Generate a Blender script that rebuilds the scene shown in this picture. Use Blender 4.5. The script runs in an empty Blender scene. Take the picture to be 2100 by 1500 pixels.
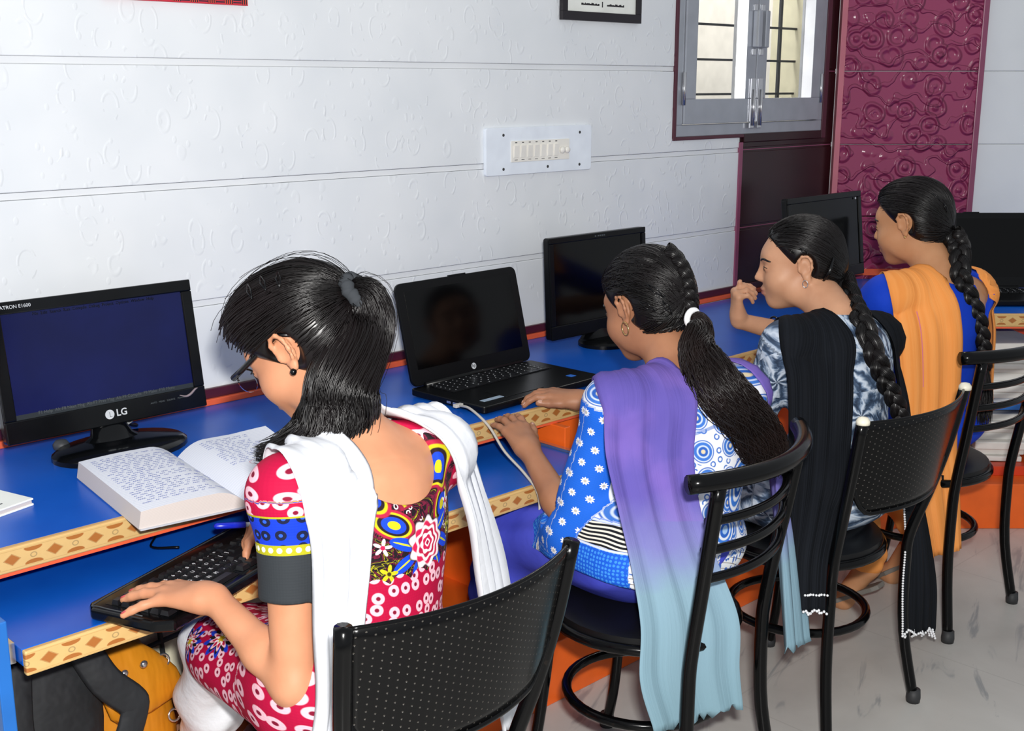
import bpy, math, random
import numpy as np
from mathutils import Vector, Matrix
random.seed(7); np.random.seed(7)
S = bpy.context.scene
COL = S.collection
R = math.radians
# ------------------------------------------------------------------ camera
FPX, PITCH, YAW = 2450.0, 0.2313, 0.7754
CAM = np.array([-0.963, -2.602, 1.53])
cd = bpy.data.cameras.new('camera'); co = bpy.data.objects.new('camera', cd); COL.objects.link(co)
co.location = CAM; co.rotation_euler = (math.pi/2-PITCH, 0, -YAW)
cd.sensor_width = 36; cd.lens = FPX*36/2100; cd.clip_start = .05; cd.clip_end = 60
S.camera = co
# ------------------------------------------------------------------ light
W = bpy.data.worlds.new('room_ambient'); S.world = W; W.use_nodes = True
W.node_tree.nodes['Background'].inputs[0].default_value = (.90, .95, 1.0, 1)
W.node_tree.nodes['Background'].inputs[1].default_value = .50
FWD = np.array([math.sin(YAW), math.cos(YAW), 0]); RGT = np.array([FWD[1], -FWD[0], 0])
ld = bpy.data.lights.new('camera_flash', 'AREA'); ld.shape = 'RECTANGLE'; ld.size = .09; ld.size_y = .05
ld.energy = 80; ld.color = (1, .98, .95)
lo = bpy.data.objects.new('camera_flash', ld); COL.objects.link(lo)
lo.location = CAM+RGT*.05+np.array([0, 0, .14]); lo.rotation_euler = (math.pi/2-PITCH, 0, -YAW)
vs = S.view_settings; vs.view_transform = 'Standard'; vs.look = 'None'; vs.gamma = 1; vs.use_curve_mapping = False; vs.exposure = 0.0
S.cycles.max_bounces = 6; S.cycles.use_denoising = True

# ------------------------------------------------------------------ materials
def hexc(h):
    h = h.lstrip('#'); c = [int(h[i:i+2], 16)/255 for i in (0, 2, 4)]
    return tuple([(x/12.92 if x <= .04045 else ((x+.055)/1.055)**2.4) for x in c]+[1])
MATS = {}
class X:
    """tiny expression wrapper: arithmetic on shader sockets"""
    nt = None
    def __init__(s, v): s.v = v
    @staticmethod
    def m(op, *a):
        n = X.nt.nodes.new('ShaderNodeMath'); n.operation = op
        for i, q in enumerate(a):
            q = q.v if isinstance(q, X) else q
            if isinstance(q, (int, float)): n.inputs[i].default_value = q
            else: X.nt.links.new(q, n.inputs[i])
        return X(n.outputs[0])
    def __add__(s, o): return X.m('ADD', s, o)
    def __radd__(s, o): return X.m('ADD', o, s)
    def __sub__(s, o): return X.m('SUBTRACT', s, o)
    def __rsub__(s, o): return X.m('SUBTRACT', o, s)
    def __mul__(s, o): return X.m('MULTIPLY', s, o)
    def __rmul__(s, o): return X.m('MULTIPLY', o, s)
    def __truediv__(s, o): return X.m('DIVIDE', s, o)
    def __lt__(s, o): return X.m('LESS_THAN', s, o)
    def __gt__(s, o): return X.m('GREATER_THAN', s, o)
def xsin(a): return X.m('SINE', a)
def xcos(a): return X.m('COSINE', a)
def xabs(a): return X.m('ABSOLUTE', a)
def xmod(a, b): return X.m('FLOORED_MODULO', a, b)
def xfloor(a): return X.m('FLOOR', a)
def xsqrt(a): return X.m('SQRT', a)
def xatan(a, b): return X.m('ARCTAN2', a, b)
def xmin(a, b): return X.m('MINIMUM', a, b)
def xmax(a, b): return X.m('MAXIMUM', a, b)
def xstep(a, e, w):   # 1 where a < e, soft edge w
    n = X.nt.nodes.new('ShaderNodeMapRange'); n.interpolation_type = 'SMOOTHSTEP'
    X.nt.links.new(a.v, n.inputs[0])
    n.inputs[1].default_value = e-w; n.inputs[2].default_value = e+w; n.inputs[3].default_value = 1; n.inputs[4].default_value = 0
    return X(n.outputs[0])
def xcol(c):
    if isinstance(c, str): c = hexc(c)
    return c
def lay(base, mask, col):
    n = X.nt.nodes.new('ShaderNodeMix'); n.data_type = 'RGBA'
    X.nt.links.new(mask.v, n.inputs[0])
    for i, c in ((6, base), (7, col)):
        c = xcol(c)
        if isinstance(c, tuple): n.inputs[i].default_value = c
        else: X.nt.links.new(c, n.inputs[i])
    return n.outputs[2]
def coord(kind='Object', attr=None):
    if attr:
        n = X.nt.nodes.new('ShaderNodeAttribute'); n.attribute_name = attr; v = n.outputs['Vector']
    else:
        n = X.nt.nodes.new('ShaderNodeTexCoord'); v = n.outputs[kind]
    sp = X.nt.nodes.new('ShaderNodeSeparateXYZ'); X.nt.links.new(v, sp.inputs[0])
    return v, X(sp.outputs[0]), X(sp.outputs[1]), X(sp.outputs[2])
def comb(a, b, c=0.0):
    n = X.nt.nodes.new('ShaderNodeCombineXYZ')
    for i, q in enumerate((a, b, c)):
        if isinstance(q, X): X.nt.links.new(q.v, n.inputs[i])
        else: n.inputs[i].default_value = q
    return n.outputs[0]
def noise(vec, scale, detail=3, rough=.5, dist=0.0):
    n = X.nt.nodes.new('ShaderNodeTexNoise'); n.inputs['Scale'].default_value = scale; n.inputs['Detail'].default_value = detail
    n.inputs['Roughness'].default_value = rough; n.inputs['Distortion'].default_value = dist
    if vec is not None: X.nt.links.new(vec, n.inputs['Vector'])
    return X(n.outputs['Fac'])
def voro(vec, scale, rnd=1.0, feat='F1', dim='2D'):
    n = X.nt.nodes.new('ShaderNodeTexVoronoi'); n.voronoi_dimensions = dim; n.feature = feat
    n.inputs['Scale'].default_value = scale; n.inputs['Randomness'].default_value = rnd
    X.nt.links.new(vec, n.inputs['Vector'])
    return n
def ramp(fac, stops):
    n = X.nt.nodes.new('ShaderNodeValToRGB'); X.nt.links.new(fac.v, n.inputs[0]); e = n.color_ramp.elements
    while len(e) < len(stops): e.new(.5)
    for q, (p, c) in zip(e, stops): q.position = p; q.color = xcol(c)
    return n.outputs[0]
def mat(name, color='#888888', rough=.5, metal=0.0, spec=.5, fn=None, **kw):
    if name in MATS: return MATS[name]
    m = bpy.data.materials.new(name); m.use_nodes = True; nt = m.node_tree; b = nt.nodes['Principled BSDF']
    b.inputs['Base Color'].default_value = xcol(color); b.inputs['Roughness'].default_value = rough
    b.inputs['Metallic'].default_value = metal; b.inputs['Specular IOR Level'].default_value = spec
    for k, v in kw.items(): b.inputs[k].default_value = v
    X.nt = nt
    if fn:
        r = fn(b)
        if r is not None:
            if isinstance(r, tuple): b.inputs['Base Color'].default_value = r
            else: nt.links.new(r, b.inputs['Base Color'])
    else:   # faint procedural variation so that nothing is a dead flat colour
        v, x, y, z = coord()
        f = noise(v, 14, 2); c = xcol(color)
        nt.links.new(ramp(f, [(.3, tuple([q*.93 for q in c[:3]]+[1])), (.7, tuple([min(1, q*1.05) for q in c[:3]]+[1]))]), b.inputs['Base Color'])
    MATS[name] = m; return m
def bump(b, h, strength=.3, dist=.002):
    n = X.nt.nodes.new('ShaderNodeBump'); n.inputs['Strength'].default_value = strength; n.inputs['Distance'].default_value = dist
    X.nt.links.new(h.v if isinstance(h, X) else h, n.inputs['Height']); X.nt.links.new(n.outputs[0], b.inputs['Normal'])

# ------------------------------------------------------------------ mesh helpers
class MB:
    def __init__(s): s.v = []; s.f = []
    def add(s, vs, fs):
        o = len(s.v); s.v += [tuple(map(float, q)) for q in vs]; s.f += [tuple(i+o for i in f) for f in fs]; return s
    def box(s, lo, hi):
        x0, y0, z0 = lo; x1, y1, z1 = hi
        return s.add([(x0,y0,z0),(x1,y0,z0),(x1,y1,z0),(x0,y1,z0),(x0,y0,z1),(x1,y0,z1),(x1,y1,z1),(x0,y1,z1)],
                     [(0,3,2,1),(4,5,6,7),(0,1,5,4),(1,2,6,5),(2,3,7,6),(3,0,4,7)])
    def obox(s, c, ax, ay, az):   # oriented box: centre + half axes
        c, ax, ay, az = map(np.array, (c, ax, ay, az))
        vs = [c+i*ax+j*ay+k*az for k in (-1, 1) for (i, j) in ((-1,-1),(1,-1),(1,1),(-1,1))]
        return s.add(vs, [(0,3,2,1),(4,5,6,7),(0,1,5,4),(1,2,6,5),(2,3,7,6),(3,0,4,7)])
    def tube(s, path, r, n=10, closed=False, cap=True, flat=1.0, upv=None):
        P = np.array(path, float); m = len(P); rr = np.full(m, r, float) if np.isscalar(r) else np.array(r, float)
        T = np.zeros_like(P)
        for i in range(m):
            a = P[(i-1) % m] if (closed or i > 0) else P[i]; b = P[(i+1) % m] if (closed or i < m-1) else P[i]
            d = b-a; T[i] = d/(np.linalg.norm(d)+1e-12)
        u = np.cross(T[0], upv if upv is not None else ((0, 0, 1) if abs(T[0][2]) < .9 else (1, 0, 0))); u /= np.linalg.norm(u)+1e-12
        vs = []
        for i in range(m):
            u = u-T[i]*(u@T[i]); u /= np.linalg.norm(u)+1e-12; w = np.cross(T[i], u)
            for k in range(n):
                a = 2*math.pi*k/n; vs.append(P[i]+rr[i]*(math.cos(a)*u+math.sin(a)*w*flat))
        fs = [(i*n+k, i*n+(k+1) % n, ((i+1) % m)*n+(k+1) % n, ((i+1) % m)*n+k) for i in range(m if closed else m-1) for k in range(n)]
        if cap and not closed: fs += [tuple(range(n))[::-1], tuple((m-1)*n+k for k in range(n))]
        return s.add(vs, fs)
    def lathe(s, prof, c=(0,0,0), n=24, M=None):
        c = np.array(c, float); m = len(prof); vs = []
        for (r, z) in prof:
            for k in range(n):
                a = 2*math.pi*k/n; q = np.array([r*math.cos(a), r*math.sin(a), z])
                vs.append(c+(M@q if M is not None else q))
        fs = [(i*n+k, i*n+(k+1) % n, (i+1)*n+(k+1) % n, (i+1)*n+k) for i in range(m-1) for k in range(n)]
        fs += [tuple(range(n))[::-1], tuple((m-1)*n+k for k in range(n))]
        return s.add(vs, fs)
    def prism(s, poly, o, ax, ay, az):   # polygon (a,b) in plane o+a*ax+b*ay, extruded by az
        o, ax, ay, az = map(np.array, (o, ax, ay, az)); n = len(poly)
        vs = [o+a*ax+b*ay for a, b in poly]+[o+a*ax+b*ay+az for a, b in poly]
        return s.add(vs, [tuple(range(n))[::-1], tuple(range(n, 2*n))]+[(i, (i+1) % n, n+(i+1) % n, n+i) for i in range(n)])
    def grid(s, G):
        G = np.array(G); a, b = G.shape[:2]
        return s.add(G.reshape(-1, 3), [(i*b+j, (i+1)*b+j, (i+1)*b+j+1, i*b+j+1) for i in range(a-1) for j in range(b-1)])
    def build(s, name, material, parent=None, smooth=False, bevel=0, seg=2, solid=0, subsurf=0, off=-1, auto=None):
        me = bpy.data.meshes.new(name); me.from_pydata(s.v, [], s.f); me.validate()
        return finish(name, me, material, parent, smooth, bevel, seg, solid, subsurf, off, auto)
def finish(name, me, material, parent=None, smooth=False, bevel=0, seg=2, solid=0, subsurf=0, off=-1, auto=None):
    o = bpy.data.objects.new(name, me); COL.objects.link(o)
    for m in (material if isinstance(material, (list, tuple)) else [material]): me.materials.append(m)
    if smooth or auto:
        me.polygons.foreach_set('use_smooth', [True]*len(me.polygons))
    if auto:
        try: me.set_sharp_from_angle(angle=R(auto))
        except Exception: pass
    if solid:
        q = o.modifiers.new('t', 'SOLIDIFY'); q.thickness = solid; q.offset = off
    if bevel:
        q = o.modifiers.new('b', 'BEVEL'); q.width = bevel; q.segments = seg; q.limit_method = 'ANGLE'
    if subsurf:
        q = o.modifiers.new('s', 'SUBSURF'); q.levels = subsurf; q.render_levels = subsurf
    if parent is not None: o.parent = parent
    return o
def npmesh(name, V, Q, attrs=None):
    me = bpy.data.meshes.new(name); n = len(Q); k = Q.shape[1]
    me.vertices.add(len(V)); me.vertices.foreach_set('co', np.asarray(V, np.float32).ravel())
    me.loops.add(n*k); me.loops.foreach_set('vertex_index', Q.astype(np.int32).ravel())
    me.polygons.add(n); me.polygons.foreach_set('loop_start', np.arange(0, n*k, k, dtype=np.int32))
    me.update(calc_edges=True); me.validate()
    for nm, A in (attrs or {}).items():
        a = me.attributes.new(nm, 'FLOAT_VECTOR', 'POINT'); a.data.foreach_set('vector', np.asarray(A, np.float32).ravel())
    return me
def thing(name, label, cat, group=None, loc=(0, 0, 0), rz=0.0):
    o = bpy.data.objects.new(name, None); COL.objects.link(o); o.location = loc; o.rotation_euler = (0, 0, rz)
    o.empty_display_size = .05
    return tag(o, label, cat, group)
def tag(o, label, cat, group=None, kind=None):
    o['label'] = label; o['category'] = cat
    if group: o['group'] = group
    if kind: o['kind'] = kind
    return o
def struct(name, loc=(0, 0, 0)):
    o = bpy.data.objects.new(name, None); COL.objects.link(o); o.location = loc; o['kind'] = 'structure'; return o
def inst(src, parent, name=None, loc=None, rot=None, scale=None):
    o = bpy.data.objects.new(name or src.name.split('.')[0], src.data); COL.objects.link(o); o.parent = parent
    for md in src.modifiers:
        q = o.modifiers.new(md.name, md.type)
        if md.type == 'BEVEL': q.width = md.width; q.segments = md.segments; q.limit_method = md.limit_method
    if loc is not None: o.location = loc
    if rot is not None: o.rotation_euler = rot
    if scale is not None: o.scale = scale
    return o
def text(body, size, material, parent, name='lettering', loc=(0,0,0), rot=(0,0,0), ext=.0003, align='CENTER', bold=0.0, M=None):
    c = bpy.data.curves.new(name, 'FONT'); c.body = body; c.size = size; c.extrude = ext; c.align_x = align; c.align_y = 'CENTER'; c.offset = bold
    c.resolution_u = 3
    t = bpy.data.objects.new(name, c); COL.objects.link(t)
    dg = bpy.context.evaluated_depsgraph_get(); me = bpy.data.meshes.new_from_object(t.evaluated_get(dg)); bpy.data.objects.remove(t)
    me.name = name
    o = bpy.data.objects.new(name, me); COL.objects.link(o); me.materials.clear(); me.materials.append(material); o.parent = parent
    if M is not None: o.matrix_local = M
    else: o.location = loc; o.rotation_euler = rot
    return o
def cat(pts, n=40, closed=False):
    """Catmull-Rom resample through pts (any dimension)"""
    P = np.array(pts, float)
    Q = np.vstack([P[-1:], P, P[:2]]) if closed else np.vstack([2*P[0]-P[1], P, 2*P[-1]-P[-2]])
    m = len(P) if closed else len(P)-1
    t = np.linspace(0, m, n, endpoint=not closed); i = np.minimum(t.astype(int), m-1); f = (t-i)[:, None]
    a, b, c, d = Q[i], Q[i+1], Q[i+2], Q[i+3]
    return .5*((2*b)+(-a+c)*f+(2*a-5*b+4*c-d)*f*f+(-a+3*b-3*c+d)*f**3)
def arc(cx, cy, r, a0, a1, n=12, z=0): return [(cx+r*math.cos(a0+(a1-a0)*i/n), cy+r*math.sin(a0+(a1-a0)*i/n), z) for i in range(n+1)]
def rrect(w, h, r, n=5):
    out = []
    for cx, cy, a in ((w/2-r, h/2-r, 0), (-w/2+r, h/2-r, 90), (-w/2+r, -h/2+r, 180), (w/2-r, -h/2+r, 270)):
        out += [(cx+r*math.cos(R(a+90*i/n)), cy+r*math.sin(R(a+90*i/n))) for i in range(n+1)]
    return out
# ------------------------------------------------------------------ setting
def f_white(b):
    v, x, y, z = coord()
    w = noise(v, 5, 2, .5, 0)
    # pressed fern-like scrolls: thin crescents and seeds
    vd = X.nt.nodes.new('ShaderNodeVectorMath'); vd.operation = 'MULTIPLY'; X.nt.links.new(v, vd.inputs[0]); vd.inputs[1].default_value = (1, .3, .62)
    v1 = voro(vd.outputs[0], 17, .9, 'F1', '3D'); d = X(v1.outputs['Distance'])
    ring = xstep(xabs(d-.36), .035, .03)*(noise(v, 23, 1) > .5)
    v2 = voro(vd.outputs[0], 34, 1, 'F1', '3D'); dot = xstep(X(v2.outputs['Distance']), .16, .07)*(noise(v, 9, 1) > .47)
    bump(b, ring+dot, .38, .0020)
    return ramp(w, [(.3, '#dfe3e7'), (.7, '#e8ebee')])
M_WHITE = mat('white_pressed_panel', rough=.28, spec=.45, fn=f_white)
def f_white2(b):
    v, x, y, z = coord(); return ramp(noise(v, 4, 2), [(.3, '#dde0e4'), (.7, '#e6e9ec')])
M_PLAINW = mat('white_joint_strip', rough=.35, fn=f_white2)
def f_maroon(b):
    v, x, y, z = coord('Object')
    nd = X.nt.nodes.new('ShaderNodeVectorMath'); nd.operation = 'ADD'
    w = noise(v, 9, 1); X.nt.links.new(v, nd.inputs[0]); X.nt.links.new(comb(w*.035, 0.0, w*-.035), nd.inputs[1])
    s2, sx, sy, sz = nd.outputs[0], *[None]*3
    vo = voro(s2, 11.5, .75, 'F1', '3D'); d = X(vo.outputs['Distance'])
    ringA = xstep(xabs(d-.42), .07, .06); seed = xstep(d, .15, .08)
    sp = X.nt.nodes.new('ShaderNodeTexWave'); sp.wave_type = 'BANDS'; sp.bands_direction = 'DIAGONAL'
    sp.inputs['Scale'].default_value = 7; sp.inputs['Distortion'].default_value = 9; sp.inputs['Detail'].default_value = 1; sp.inputs['Detail Scale'].default_value = 1.6
    X.nt.links.new(v, sp.inputs['Vector']); vine = xstep(X(sp.outputs['Fac']), .12, .1)
    h = ringA*.8+seed+vine*.5
    bump(b, h, 1.0, .012)
    return lay('#97395f', h*.5, '#8a3056')
M_MAROON = mat('maroon_embossed_panel', rough=.22, spec=.6, fn=f_maroon)
def f_brown(b):
    v, x, y, z = coord(); return ramp(noise(v, 7, 4), [(.3, '#24090d'), (.7, '#2f0f14')])
M_BROWN = mat('dark_brown_panel', rough=.25, spec=.4, fn=f_brown)
M_PINKTRIM = mat('maroon_pink_trim', '#8b4764', .3)
M_SALMON = mat('salmon_trim', '#c4707f', .35)
M_MTRIM = mat('dark_maroon_trim', '#4d1a2b', .35)
M_ORANGE = mat('orange_paint', '#f0671f', .4)
M_ORANGESTRIP = mat('orange_strip', '#e5623c', .4)
M_RED = mat('red_orange_board', '#d2401c', .45)
def f_floor(b):
    v, x, y, z = coord()
    a = noise(v, 2.2, 5, .6, .6); st = noise(comb(x*1.0+y*2.5, y*9-x*4.0, 0.0), 1.3, 4, .62, .8)
    c = ramp(a, [(.3, '#b4b2ad'), (.7, '#c7c5c0')])
    # grey smudges of the marble
    sm = (st > .66)
    sm = xstep(1-st, .37, .05)
    c = lay(c, sm*.75, '#858a8e')
    jx = xstep(xabs(xmod(x+.15, .61)-.305), .0022, .001); jy = xstep(xabs(xmod(y+.1, .61)-.305), .0022, .001)
    c = lay(c, xmax(jx, jy)*.35, '#9c9a96')
    return c
M_FLOOR = mat('marble_floor', rough=.3, spec=.4, fn=f_floor)
M_CREAM = mat('cream_board', '#e9e4c8', .6)
M_ALU = mat('grey_aluminium', '#a7abb3', .35, .35)
M_ALUW = mat('bright_aluminium', '#e4e6ea', .3, .15)
M_STEEL = mat('polished_steel', '#cfcfd2', .18, .9)
M_BLACKP = mat('black_plastic', '#0a0b0c', .3, spec=.25)
def f_dusty(b):
    v, x, y, z = coord(); return ramp(noise(v, 6, 4), [(.35, '#08090b'), (.75, '#111316')])
M_GLOSSB = mat('gloss_black_plastic', rough=.14, spec=.28, fn=f_dusty)
M_GREYP = mat('dusty_grey_plastic', '#3c3f43', .55)

fl = MB().box((-3, -5, -.06), (6.5, .12, 0)).build('floor', M_FLOOR); fl['kind'] = 'structure'
ZG = [1.005, 1.294, 1.581, 1.868, 2.155, 2.442]          # panel joints
JH = .0085
wl = struct('wall_left')
MB().box((-1.6, .012, .0), (2.30, .10, 2.7)).build('wall_core', M_PLAINW, wl)
MB().box((2.30, .012, .0), (3.46, .10, 1.34)).build('wall_core', M_PLAINW, wl)
MB().box((3.33, .012, 1.34), (3.46, .10, 2.7)).build('wall_core', M_PLAINW, wl)
rows = list(zip([.70]+[z+JH for z in ZG[:-1]], [ZG[0]-JH]+[z-JH for z in ZG[1:]]))
WX0, WX1, WZ0 = 2.372, 3.305, 1.352       # window opening
for i, (a, b) in enumerate(rows):
    xr = 2.757 if b < WZ0 else WX0-.012
    if a < WZ0 < b:
        m = MB(); m.prism([(-1.6, a), (2.757, a), (2.757, WZ0-.004), (WX0-.012, WZ0-.004), (WX0-.012, b), (-1.6, b)], (0, .012, 0), (1, 0, 0), (0, 0, 1), (0, -.012, 0))
    else: m = MB().box((-1.6, 0, a), (xr, .012, b))
    m.build('wall_panel', M_WHITE, wl, bevel=.002)
    # dark brown boards to the right
    if b < WZ0: MB().box((2.775, 0, a), (3.40, .012, b)).build('brown_board', M_BROWN, wl, bevel=.002)
    elif a < WZ0 < b: MB().prism([(2.775, a), (3.40, a), (3.40, b), (WX1+.03, b), (WX1+.03, WZ0-.03), (2.775, WZ0-.03)], (0, .012, 0), (1, 0, 0), (0, 0, 1), (0, -.012, 0)).build('brown_board', M_BROWN, wl, bevel=.002)
    else: MB().box((WX1+.03, 0, a), (3.40, .012, b)).build('brown_board', M_BROWN, wl, bevel=.002)
for z in ZG[:4]:
    x1 = 2.757 if z < WZ0 else WX0-.012
    MB().box((-1.6, .0035, z-JH+.0012), (x1, .012, z+JH-.0012)).build('joint_strip', M_PLAINW, wl)
    MB().box((2.775 if z < WZ0 else WX1+.03, .004, z-JH), (3.40, .0125, z+JH)).build('joint_strip', M_BROWN, wl); MB().box((2.775 if z < WZ0 else WX1+.03, .0028, z-.0016), (3.40, .004, z+.0016)).build('joint_line', M_PINKTRIM, wl)
MB().box((2.755, -.006, .76), (2.776, .012, WZ0-.03)).build('edge_trim', M_PINKTRIM, wl, bevel=.002)
MB().box((-1.6, .0, 0), (3.40, .012, .70)).build('lower_board', M_CREAM, wl)
t = MB().box((-1.6, -.012, .764), (2.76, 0, .79)).build('baseboard_left', M_MTRIM, bevel=.002); t['kind'] = 'structure'
t = MB().box((2.776, -.010, .764), (3.40, 0, .79)).build('trim_1', M_MTRIM, bevel=.002); t['kind'] = 'structure'

# angled end wall: origin B, runs along RGT
B = np.array([3.41, 0, 0]); NB = -FWD; UZ = np.array([0, 0, 1.0])
wb = struct('wall_back')
def bb(s0, s1, d0, d1, z0, z1, m=None):
    m = m or MB(); c = B+RGT*(s0+s1)/2+NB*(d0+d1)/2+UZ*(z0+z1)/2
    return m.obox(c, RGT*(s1-s0)/2, -NB*(d1-d0)/2, UZ*(z1-z0)/2)
bb(-.1, 2.6, -.12, -.002, 0, 2.7).build('wall_core', M_PLAINW, wb)
pz0 = [.0, .72]+[z for z in ZG]
for a, b in zip(pz0[:-1], pz0[1:]):
    bb(.018, .552, 0, .03, a+.0015, b-.0015).build('maroon_panel', M_MAROON, wb, bevel=.003)
    bb(.575, 2.6, -.002, .008, a+.002, b-.002).build('wall_panel', M_PLAINW, wb, bevel=.002)
bb(-.004, .019, -.002, .036, .76, 2.6).build('edge_trim', M_SALMON, wb, bevel=.003)
bb(.551, .575, -.002, .034, .76, 2.6).build('edge_trim', M_PINKTRIM, wb, bevel=.003)
t = bb(.0, 2.6, .036, .05, .764, .79).build('baseboard_back', M_ORANGESTRIP, bevel=.002); t['kind'] = 'structure'

# ---- window: aluminium casement, panes, outside bars
wn = struct('window_1')
M_GLASS = mat('window_glass', '#ffffff', .02, spec=.5, **{'Transmission Weight': 1.0, 'IOR': 1.1})
wz1 = 2.3
for (x0, x1, z0, z1) in ((WX0-.012, WX0, WZ0-.012, wz1), (WX1, WX1+.03, WZ0-.03, wz1)):
    MB().box((x0, -.008, z0), (x1, .06, z1)).build('surround', M_MTRIM, wn, bevel=.002)
MB().box((WX0, -.008, WZ0-.012), (2.776, .06, WZ0)).build('surround', M_MTRIM, wn, bevel=.002)
MB().box((2.776, -.008, WZ0-.03), (WX1, .06, WZ0)).build('surround', M_BROWN, wn, bevel=.002)
MB().box((WX0, -.004, WZ0), (WX1, .05, WZ0+.04)).build('bottom_rail', M_ALU, wn, bevel=.002)
MB().box((WX0, -.004, WZ0+.04), (WX0+.035, .05, wz1)).build('jamb', M_ALU, wn, bevel=.002)
MB().box((WX1-.035, -.004, WZ0+.04), (WX1, .05, wz1)).build('jamb', M_ALU, wn, bevel=.002)
xm = 2.828
for i, (x0, x1) in enumerate(((WX0+.037, xm-.003), (xm+.003, WX1-.037))):
    s = bpy.data.objects.new('sash', None); COL.objects.link(s); s.parent = wn
    zb = WZ0+.043; st = .062
    MB().box((x0, -.012, zb), (x1, .03, zb+.085)).build('sash_rail', M_ALU, s, bevel=.002)
    MB().box((x0, -.012, zb+.085), (x0+st, .03, wz1)).build('sash_stile', M_ALU, s, bevel=.002)
    MB().box((x1-st, -.012, zb+.085), (x1, .03, wz1)).build('sash_stile', M_ALU, s, bevel=.002)
    MB().prism([(x0+st, -.012), (x0+st+.03, .012), (x0+st, .03)] if False else [(x1-st, -.012), (x1-st, .028), (x1-st-.03, .028)], (0, 0, zb+.085), (1, 0, 0), (0, 1, 0), (0, 0, wz1-zb-.085)).build('glazing_bead', M_ALUW, s)
    MB().box((x0+st, .018, zb+.085), (x1-st, .022, wz1)).build('pane', M_GLASS, s)
    hx = x1-.02 if i == 0 else x0+.02
    MB().box((hx-.012, -.04, 1.66), (hx+.012, -.012, 1.79)).build('handle', M_ALU, s, bevel=.004)
    for zz in (1.645, 1.80): MB().box((hx-.010, -.018, zz-.012), (hx+.010, -.012, zz+.012)).build('handle_plate', M_STEEL, s, bevel=.002)
    MB().box((hx-.012, -.02, WZ0+.02), (hx+.012, -.012, WZ0+.20)).build('latch_plate', M_STEEL, s, bevel=.002)
    MB().tube([(hx, -.024, WZ0+.03), (hx, -.024, WZ0+.16)], .005, 8).build('latch_bolt', M_STEEL, s, smooth=True)
    hj = WX0+.03 if i == 0 else WX1-.03
    for zz in (1.46, 1.86): MB().tube([(hj, -.012, zz), (hj, -.012, zz+.11)], .007, 8).build('hinge', M_STEEL, s, smooth=True)
for k in range(4): MB().box((WX0, .13, 1.49+k*.125), (WX1, .142, 1.498+k*.125)).build('grille_bar', M_GREYP, wn)
for x in (2.53, 3.20): MB().box((x, .14, WZ0), (x+.014, .15, wz1)).build('grille_bar', M_GREYP, wn)
for x in (WX0-.02, WX1): MB().box((x, .05, 1.2), (x+.02, .25, wz1)).build('reveal', M_CREAM, wn)
t = MB().box((1.6, .9, 0), (5.5, 1.0, 2.35)).build('wall_outside', mat('outside_plaster', '#d9d5cc', .8)); t['kind'] = 'structure'

# ---- switch board
sw = thing('switch_board', 'white switch board plate with seven rocker switches on the white wall', 'switch board')
M_SWP = mat('switch_plate', '#eaf1fb', .3); M_SWC = mat('switch_cream', '#efece4', .35); M_DOT = mat('screw_dark', '#3a3a3a', .4)
cx, cz = 1.70, 1.335
MB().prism(rrect(.462, .140, .008), (cx, 0, cz), (1, 0, 0), (0, 0, 1), (0, -.012, 0)).build('plate', M_SWP, sw, bevel=.0015)
mx = cx-.005
MB().box((mx-.125, -.015, cz-.033), (mx+.130, -.012, cz+.030)).build('module', M_SWC, sw, bevel=.001)
for k in range(7):
    x = mx-.105+k*.029
    o = MB().prism([(-.018, -.0165), (.018, -.0205), (.018, -.014), (-.018, -.014)], (x-.010, 0, cz-.002), (0, 0, 1), (0, 1, 0), (.020, 0, 0)).build('rocker', M_SWC, sw, bevel=.0008)
    MB().box((x-.006, -.0158, cz-.027), (x+.006, -.0149, cz-.0255)).build('mark', M_GREYP, o)
    MB().box((x-.004, -.0158, cz+.0235), (x+.004, -.0149, cz+.026)).build('mark', M_GREYP, o)
for k in range(2):
    x = mx+.100+k*.022-.004
    MB().lathe([(.0105, 0), (.0105, .004), (.008, .0075), (.003, .009)], (x, -.015, cz-.004), 16, np.array([[1,0,0],[0,0,-1],[0,1,0.]])).build('indicator', M_SWC, sw, smooth=True)
for dx, dz in ((-.16, .048), (.175, .048), (-.16, -.052), (.03, -.052), (.175, -.052)):
    MB().lathe([(.0045, 0), (.0045, .001), (.002, .0018)], (cx+dx, -.012, cz+dz), 10, np.array([[1,0,0],[0,0,-1],[0,1,0.]])).build('screw', M_DOT, sw)

# ---- framed certificate and woven hanging (their lower edges are in view)
pf = thing('framed_certificate', 'framed certificate with black border hung on the wall beside the window', 'picture frame')
M_FRB = mat('frame_black', '#171018', .4); M_PAPER = mat('paper_white', '#eef0ea', .5)
def f_gold(b):
    v, x, y, z = coord('Object'); return ramp(noise(v, 40, 3), [(.4, '#f5b35a'), (.6, '#f7e3b8')])
M_GOLD = mat('print_gold', fn=f_gold, rough=.5)
x0, x1, zb, zt = 1.789, 2.161, 1.722, 2.22
for (a, b, c, d) in ((x0, x1, zb, zb+.027), (x0, x1, zt-.027, zt), (x0, x0+.022, zb+.027, zt-.027), (x1-.022, x1, zb+.027, zt-.027)):
    MB().box((a, -.016, c), (b, 0, d)).build('frame_bar', M_FRB, pf, bevel=.001)
MB().box((x0+.022, -.008, zb+.027), (x1-.022, -.002, zt-.027)).build('sheet', M_PAPER, pf)
MB().box((x0+.10, -.0088, zb+.085), (x1-.10, -.008, zb+.22)).build('printed_emblem', M_GOLD, pf)
for k in range(2):
    m = MB(); xx = x0+.09+k*.12; random.seed(3+k)
    for i in range(14): w = random.uniform(.003, .007); m.box((xx, -.0088, zb+.047), (xx+w, -.008, zb+.047+random.uniform(.004, .008))); xx += w+.0008
    m.build('printed_line', M_FRB, pf)
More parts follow.
